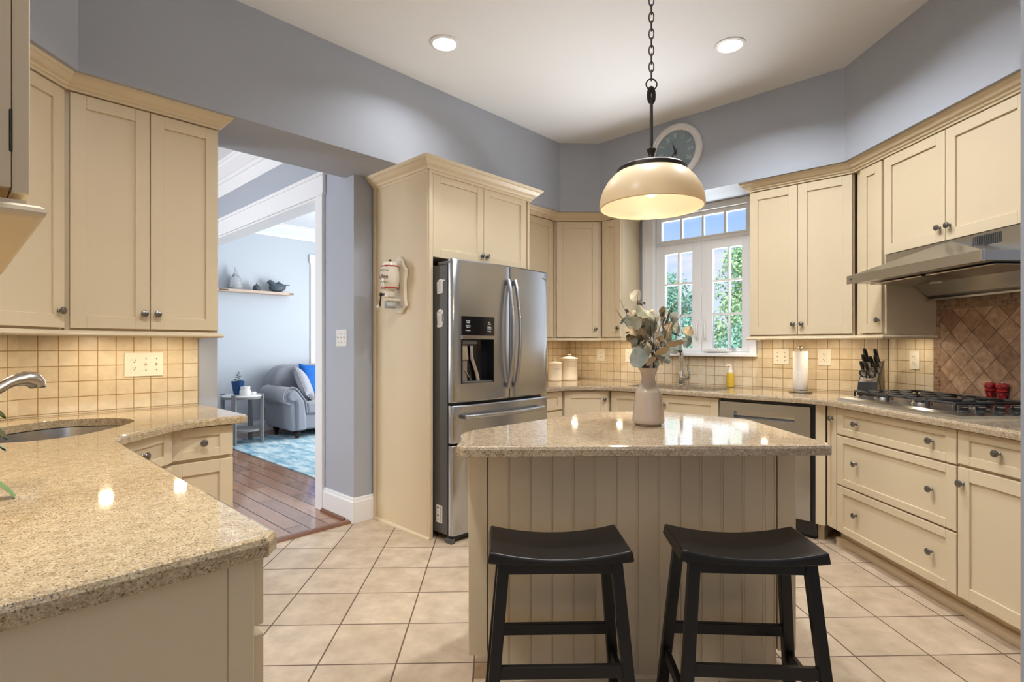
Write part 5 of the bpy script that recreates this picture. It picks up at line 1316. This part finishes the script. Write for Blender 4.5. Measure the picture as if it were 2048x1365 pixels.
MB().tube([(-1.741, 1.980, 1.115), (-1.735, 2.010, 1.120), (-1.730, 2.038, 1.114), (-1.727, 2.052, 1.102), (-1.726, 2.056, 1.088)], [.021, .026, .030, .029, .026], 18).obj('spray_head', M['nickel'], bf)
MB().lathe([(0, 0), (.023, 0), (.023, .006), (0, .006)], 18, c=(-1.726, 2.056), z0=1.083).obj('nozzle', M['black'], bf)
MB().tube([(-1.865, 1.625, .985), (-1.88, 1.640, 1.05), (-1.85, 1.720, 1.105), (-1.80, 1.840, 1.128), (-1.777, 1.902, 1.133)], [.016, .012, .0065, .0045, .006], 10).obj('lever', M['nickel'], bf)

pp = thing('potted_plant', 'green leaves of a small potted plant reaching over the peninsula', 'potted plant', 'C', -1.255, 1.065, CT, rot=0)
MB().lathe([(0, .001), (.040, .001), (.052, .09), (.054, .095), (.049, .095), (.047, .085), (0, .08)], 28).obj('pot', M['white'], pp)
for k, (dx, dy, dz, L, mt) in enumerate(((.155, .12, .055, .12, 'leaf'), (.125, .10, .16, .10, 'leaf2'), (.06, .20, .16, .09, 'leaf2'), (.05, .20, .20, .10, 'leaf'), (.12, .05, .24, .1, 'leaf2'))):
    e = Vector((dx, dy, dz)); b = Vector((0, 0, .085)); m = (b + e) / 2 + Vector((0, 0, .07)); mb = MB()
    pts = [b * (1 - t) ** 2 + m * 2 * t * (1 - t) + e * t * t for t in [q / 10 for q in range(11)]]
    mb.tube(pts, .0022, 6); sm = mb.obj('stalk', M['stem'] if mt == 'leaf2' else M['leaf'], pp)
    mb = MB(); d = (pts[-1] - pts[-4]).normalized(); sd = d.cross(Vector((0, 0, 1))).normalized()
    rows = []
    for q in range(9):
        t = q / 8; w = .025 * math.sin(PI * min(1, t * .97 + .03)) ** .7; p = e + d * L * (t - .35) + Vector((0, 0, -.05 * t * t))
        rows.append([mb.bm.verts.new(p + sd * w + Vector((0, 0, .006))), mb.bm.verts.new(p), mb.bm.verts.new(p - sd * w + Vector((0, 0, .006)))])
    for A_, B_ in zip(rows, rows[1:]):
        for c in (0, 1): mb.bm.faces.new((A_[c], A_[c + 1], B_[c + 1], B_[c]))
    mb.obj('leaf', M[mt], pp, smooth=60, recalc=False)
# ------------------------------------------------------------------ living room (frame F: x = A, y = B)
def arc(cx, cy, r, a0, a1, n): return [(cx + r * math.cos(a0 + (a1 - a0) * k / n), cy + r * math.sin(a0 + (a1 - a0) * k / n)) for k in range(n + 1)]
o = MB().box(2.36, 5.0, 4.2, 7.45, 0.001, .011).obj('area_rug', M['rug'], None, 'F', smooth=0, bevel=.004)
tag(o, 'blue and white distressed area rug under the grey sofa', 'rug')

sf = thing('sofa', 'grey tufted rolled-arm sofa with turned dark feet on the blue rug', 'sofa', 'F', 4.0, 7.35, .011)
SA, SB = 3.02, 5.05
MB().box(SA + .12, SB - .12, 6.93, 7.86, .115, .33).obj('base', M['sofa'], sf, smooth=40, bevel=.03, seg=3)
def arm(xo, s):
    f = lambda p: (xo + s * (p[0] - SA), p[1])
    prof = [(3.10, .115), (3.085, .30), (3.075, .47)] + arc(3.095, .575, .115, -2.4, -5.9, 14) + [(3.285, .50), (3.30, .34), (3.305, .115)]
    MB().prism_y([f(p) for p in prof], 6.90, 7.70).obj('arm', M['sofa'], sf, smooth=50, bevel=.025, seg=3)
    fr_ = [(3.165, .12), (3.16, .46)] + arc(3.115, .575, .072, -1.1, -5.6, 12) + [(3.255, .50), (3.275, .34), (3.278, .12)]
    MB().prism_y([f(p) for p in fr_], 6.865, 6.93).obj('arm_front', M['sofa'], sf, smooth=50, bevel=.022, seg=3)
    P = [Vector((f(p)[0], 6.895, p[1])) for p in prof[2:-1]]
    MB().tube(P, .011, 8).obj('piping', M['sofa'], sf)
arm(SA, 1); arm(SB, -1)
bx0, bx1 = SA + .09, SB - .09
bo = [(bx0, .30), (bx0, .74)] + [(bx0 + .27 - .27 * math.cos(a), .72 + .25 * math.sin(a)) for a in [PI / 2 * k / 10 for k in range(1, 11)]]
bo += [(bx1 - .27 + .27 * math.sin(a), .72 + .25 * math.cos(a)) for a in [PI / 2 * k / 10 for k in range(0, 10)]] + [(bx1, .74), (bx1, .30)]
bk = MB().prism_y(bo, 7.56, 7.88).obj('backrest', M['sofa'], sf, smooth=60, bevel=.075, seg=5)
for r, (z, n, off) in enumerate(((.86, 9, .0), (.72, 8, .11), (.58, 9, 0))):
    for k in range(n):
        x = bx0 + .26 + off + k * .22
        if x > bx1 - .15: continue
        MB().ball((x, 7.558, z), .014, .008, .014, n=10).obj('tuft_button', M['sofa'], bk)
        if z < .8: MB().tube([(x, 7.559, z), (x - .055, 7.566, z + .07), (x - .11, 7.559, z + .14)], .005, 6).obj('tuft_seam', M['sofa'], bk)
for k in range(2):
    a = SA + .285 + k * .73; MB().box(a, a + .725, 6.90, 7.58, .32, .475).obj('seat_cushion', M['sofa'], sf, smooth=50, bevel=.035, seg=4)
FT_ = [(0, 0), (.022, 0), (.026, .012), (.030, .02), (.024, .028), (.040, .06), (.046, .085), (.034, .098), (.046, .106), (.046, .116), (0, .116)]
for x, y in ((3.20, 6.96), (3.20, 7.62), (4.87, 6.96), (4.87, 7.62)): MB().lathe(FT_, 20, c=(x, y), z0=.0).obj('foot', M['dark_wood'], sf)

def pillow(name, label, mat, c, w, h, t, yaw, pitch, roll, group=None):
    o_ = thing(name, label, 'pillow', 'F', c[0], c[1], c[2] - h / 2, group)
    Q = Matrix.Translation(Vector(c)) @ Euler((pitch, roll, yaw)).to_matrix().to_4x4()
    mb = MB()
    for s in (1, -1):
        def fn(u, v, s=s):
            a, b = 2 * u - 1, 2 * v - 1
            e = max(0, (1 - a ** 4) * (1 - b ** 4)) ** .55
            k = 1 - .09 * (1 - a * a) * (abs(b) ** 3) ; k2 = 1 - .09 * (1 - b * b) * (abs(a) ** 3)
            return Q @ Vector((a * w / 2 * k2, s * t / 2 * e, b * h / 2 * k))
        mb.grid(fn, 18, 18)
    bmesh.ops.remove_doubles(mb.bm, verts=mb.bm.verts, dist=1e-4)
    mb.obj('cover', M[mat], o_, smooth=70)
    pts = []
    for k in range(4 * 12):
        s, q = divmod(k, 12); tt = q / 12 * 2 - 1; a, b = ((tt, -1), (1, tt), (-tt, 1), (-1, -tt))[s]
        k1 = 1 - .09 * (1 - a * a) * (abs(b) ** 3); k2 = 1 - .09 * (1 - b * b) * (abs(a) ** 3)
        pts.append(Q @ Vector((a * w / 2 * k2, 0, b * h / 2 * k1)))
    mb = MB(); mb.tube(pts, .006, 6, closed=True); mb.obj('piping', M[mat], o_)
pillow('throw_pillow', 'grey throw pillow leaning on the rolled sofa arm', 'sofa_p', (3.40, 7.18, .70), .46, .44, .15, math.radians(52), math.radians(-24), math.radians(18))
pillow('throw_pillow', 'bright cobalt blue throw pillow on the grey sofa', 'blue', (3.68, 7.38, .735), .50, .47, .17, math.radians(-6), math.radians(-16), math.radians(4))

sx, sy = 2.575, 7.15
tb = thing('side_table', 'round side table with a white top and weathered grey legs beside the sofa', 'side table', 'F', sx, sy, 0)
MB().lathe([(0, .598), (.235, .598), (.240, .602), (.240, .614), (.236, .618), (0, .618)], 48, c=(sx, sy)).obj('top', M['white'], tb)
MB().lathe([(.20, .572), (.236, .572), (.236, .598), (.20, .598)], 48, c=(sx, sy)).obj('apron', M['grey_wood'], tb)
MB().lathe([(0, .165), (.215, .165), (.218, .168), (.218, .188), (0, .188)], 48, c=(sx, sy)).obj('lower_shelf', M['grey_wood'], tb)
for a in (-38, 47, 142, 227):
    x, y = sx + .236 * math.cos(math.radians(a)), sy + .236 * math.sin(math.radians(a))
    MB().box(-.017, .017, -.027, .027, 0.0112, .630, Matrix.Translation((x, y, 0)) @ Matrix.Rotation(math.radians(a), 4, 'Z')).obj('leg', M['grey_wood'], tb, smooth=0, bevel=.003)
px, py = 2.545, 7.22
t = thing('plant_pot', 'small succulent in a navy blue pot on the side table', 'potted plant', 'F', px, py, .618)
MB().lathe([(0, 0), (.046, 0), (.052, .01), (.076, .165), (.078, .172), (.070, .172), (.066, .15), (0, .15)], 32, c=(px, py), z0=.618).obj('pot', M['blue_pot'], t)
mb = MB(); mb.tube([(px, py, .765), (px + .006, py, .84), (px, py, .885)], .004, 6)
for k in range(11):
    z = .79 + k * .011; a = k * 2.4; r = .052 - k * .003; d = Vector((math.cos(a), math.sin(a), .25)); c = Vector((px, py, z))
    mb.ball(c + d * r * .62, r * .55, r * .30, .006, n=8, M=Euler((0, -.25, a)).to_matrix().to_4x4())
mb.obj('succulent', M['leaf2'], t)
px, py = 2.580, 7.07
t = thing('lidded_jar', 'white lidded jar in front of the blue pot on the side table', 'jar', 'F', px, py, .618)
MB().lathe([(0, 0), (.058, 0), (.066, .008), (.066, .055), (.056, .070), (.050, .078), (0, .078)], 32, c=(px, py), z0=.618).obj('body', M['white'], t)
MB().lathe([(0, .078), (.054, .078), (.057, .082), (.057, .104), (.052, .108), (0, .109)], 32, c=(px, py), z0=.618).obj('lid', M['white'], t)
px, py = 2.70, 7.16
t = thing('coaster_dish', 'flat pale dish on the side table next to the white jar', 'dish', 'F', px, py, .618)
MB().lathe([(0, 0), (.038, 0), (.046, .006), (.047, .026), (.043, .028), (.038, .012), (0, .010)], 28, c=(px, py), z0=.618).obj('bowl', M['trim'], t)

sh = thing('floating_shelf', 'pale oak floating shelf with dark end inlays on the living room wall', 'shelf', 'F', 3.0, 7.9, 2.0)
MB().box(2.495, 3.535, 7.80, 7.9995, 1.985, 2.022).obj('board', M['shelf'], sh, smooth=0, bevel=.003)
for a, b in ((2.515, 2.625), (3.465, 3.532)): MB().box(a, b, 7.7975, 7.802, 1.995, 2.013).obj('inlay', M['bracket'], sh, smooth=0)
px, py = 2.755, 7.90
t = thing('glass_decanter', 'tall clear glass bottle sculpture on the floating shelf', 'bottle', 'F', px, py, 2.022)
MB().lathe([(0, .001), (.075, .001), (.085, .012), (.078, .03), (.085, .05), (.076, .075), (.08, .10), (.066, .125), (.068, .15), (.050, .18), (.036, .205), (.022, .225), (.018, .26), (.0, .262)], 28, c=(px, py), z0=2.022).obj('bottle', M['glass_clear'], t)
MB().lathe([(0, .262), (.012, .262), (.020, .28), (.014, .305), (0, .315)], 16, c=(px, py), z0=2.022).obj('stopper', M['glass_clear'], t)
px, py = 3.035, 7.89
t = thing('dark_ornament', 'small round dark ornament with a pointed top on the shelf', 'ornament', 'F', px, py, 2.022)
MB().lathe([(0, 0), (.038, 0), (.050, .016), (.053, .04), (.045, .068), (.028, .085), (0, .090)], 28, c=(px, py), z0=2.022).obj('body', M['slate'], t)
MB().lathe([(.012, .084), (.013, .095), (.005, .104), (.007, .115), (0, .122)], 14, c=(px, py), z0=2.022).obj('knob', M['slate'], t)
px, py = 3.335, 7.89
t = thing('bird_teapot', 'slate blue bird-shaped teapot at the end of the shelf', 'teapot', 'F', px, py, 2.022)
mb = MB()
def bird(u, v):
    th = 2 * PI * u; s = v
    x = -.115 + .225 * s; r = .070 * math.sin(PI * min(1, max(0, s * .90 + .06))) ** .5
    zc = .066 + .018 * s * s
    return Vector((px + x, py + r * .85 * math.cos(th), 2.022 + max(.0, zc + r * 1.0 * math.sin(th))))
mb.grid(bird, 24, 16, True); mb.ball((px - .108, py, 2.022 + .142), .036, .032, .034, n=18)
mb.tube([(px - .055, py, 2.022 + .080), (px - .085, py, 2.022 + .115), (px - .106, py, 2.022 + .142)], [.058, .044, .034], 14)
mb.obj('body', M['slate'], t, smooth=60)
MB().tube([(px - .135, py, 2.022 + .140), (px - .154, py, 2.022 + .133), (px - .160, py, 2.022 + .129)], [.015, .008, .005], 10).obj('beak_spout', M['slate'], t)
MB().tube([(px + .085, py, 2.022 + .105), (px + .12, py, 2.022 + .116), (px + .175, py, 2.022 + .122)], [.022, .009, .006], 10).obj('tail', M['slate'], t)
MB().lathe([(.040, 0), (.038, .012), (.026, .022), (.010, .026), (.011, .032), (0, .036)], 20, c=(px + .012, py), z0=2.022 + .126).obj('lid', M['slate'], t)

# ------------------------------------------------------------------ garden beyond the window
o = MB().prism(abp((4.56, -14), (40, -14), (40, 34), (5.4, 34), (5.4, 3.3), (4.56, 3.3)), -.5, -.4).obj('lawn', M['grass'], None, smooth=0)
tag(o, 'green lawn outside the kitchen window', 'lawn', kind='stuff')
def tree(x, y, h, r, mat, label, seed, trunk=.12):
    rr = random.Random(seed)
    t = thing('garden_tree', label, 'tree', 'C', x, y, -.4, 'trees beyond the window', rot=0)
    mb = MB(); mb.tube([(0, 0, 0), (.05, .02, h * .3), (.0, .05, h * .62), (.03, 0, h * .9)], [trunk, trunk * .8, trunk * .45, .02], 8)
    for k in range(7):
        a = k * 2.4; z = h * (.25 + .085 * k); L = r * (.9 - .08 * k)
        mb.tube([(0.02, 0.02, z), (math.cos(a) * L * .5, math.sin(a) * L * .5, z + L * .35), (math.cos(a) * L, math.sin(a) * L, z + L * .5)], [trunk * .35, trunk * .2, .01], 5)
    mb.obj('trunk', M['bark'], t)
    mb = MB(); bm = mb.bm
    blobs = []
    for k in range(30):
        f = rr.random(); z = h * (.10 + .80 * f); rad = r * (1.05 - .75 * f ** 1.6) * rr.uniform(.2, .95); a = rr.uniform(0, 2 * PI)
        blobs.append((Vector((math.cos(a) * rad, math.sin(a) * rad, z)), r * rr.uniform(.26, .46)))
    blobs.append((Vector((0, 0, h * .93)), r * .32))
    for c, br in blobs:
        for q in range(300):
            d = Vector((rr.gauss(0, 1), rr.gauss(0, 1), rr.gauss(0, 1))).normalized(); p = c + d * br * rr.uniform(.55, 1.05)
            if p.z < .02: continue
            n = (d + Vector((rr.gauss(0, .6), rr.gauss(0, .6), rr.gauss(0, .6) + .3))).normalized()
            u = n.orthogonal().normalized(); w = n.cross(u); s = rr.uniform(.035, .075) * (.8 + .1 * r)
            ang = rr.uniform(0, PI); uu = u * math.cos(ang) + w * math.sin(ang); ww = n.cross(uu)
            v = [bm.verts.new(p + uu * s), bm.verts.new(p + ww * s * .55), bm.verts.new(p - uu * s), bm.verts.new(p - ww * s * .55)]
            bm.faces.new(v)
    mb.obj('crown', M[mat], t, smooth=0, recalc=False)
tree(4.5, 15.6, 4.0, 1.7, 'tree_b', 'round cool-green tree beyond the window, lowest of the row', 1)
tree(6.75, 14.2, 4.6, 1.25, 'tree_a', 'bright green tree with a pointed top beyond the window', 2)
tree(5.5, 17.5, 3.9, 1.9, 'tree_a', 'bushy green tree behind the window mullion', 3)
tree(8.4, 15.4, 4.3, 1.7, 'tree_b', 'cool-green tree beyond the window, past the pointed one', 4)
tree(2.6, 16.6, 4.4, 1.9, 'tree_a', 'bright green tree beyond the window, farthest toward the house corner', 5)
tree(10.6, 14.4, 4.2, 2.0, 'tree_a', 'wide green tree beyond the window at the open end of the row', 6)
tree(6.1, 12.6, 2.3, 1.3, 'tree_b', 'low dark green shrub in front of the trees beyond the window', 7, .06)
tree(4.4, 12.9, 2.2, 1.3, 'tree_b', 'low cool-green shrub below the round tree beyond the window', 8, .06)
tree(8.0, 12.0, 2.2, 1.4, 'tree_a', 'low bright shrub at the open end beyond the window', 9, .06)
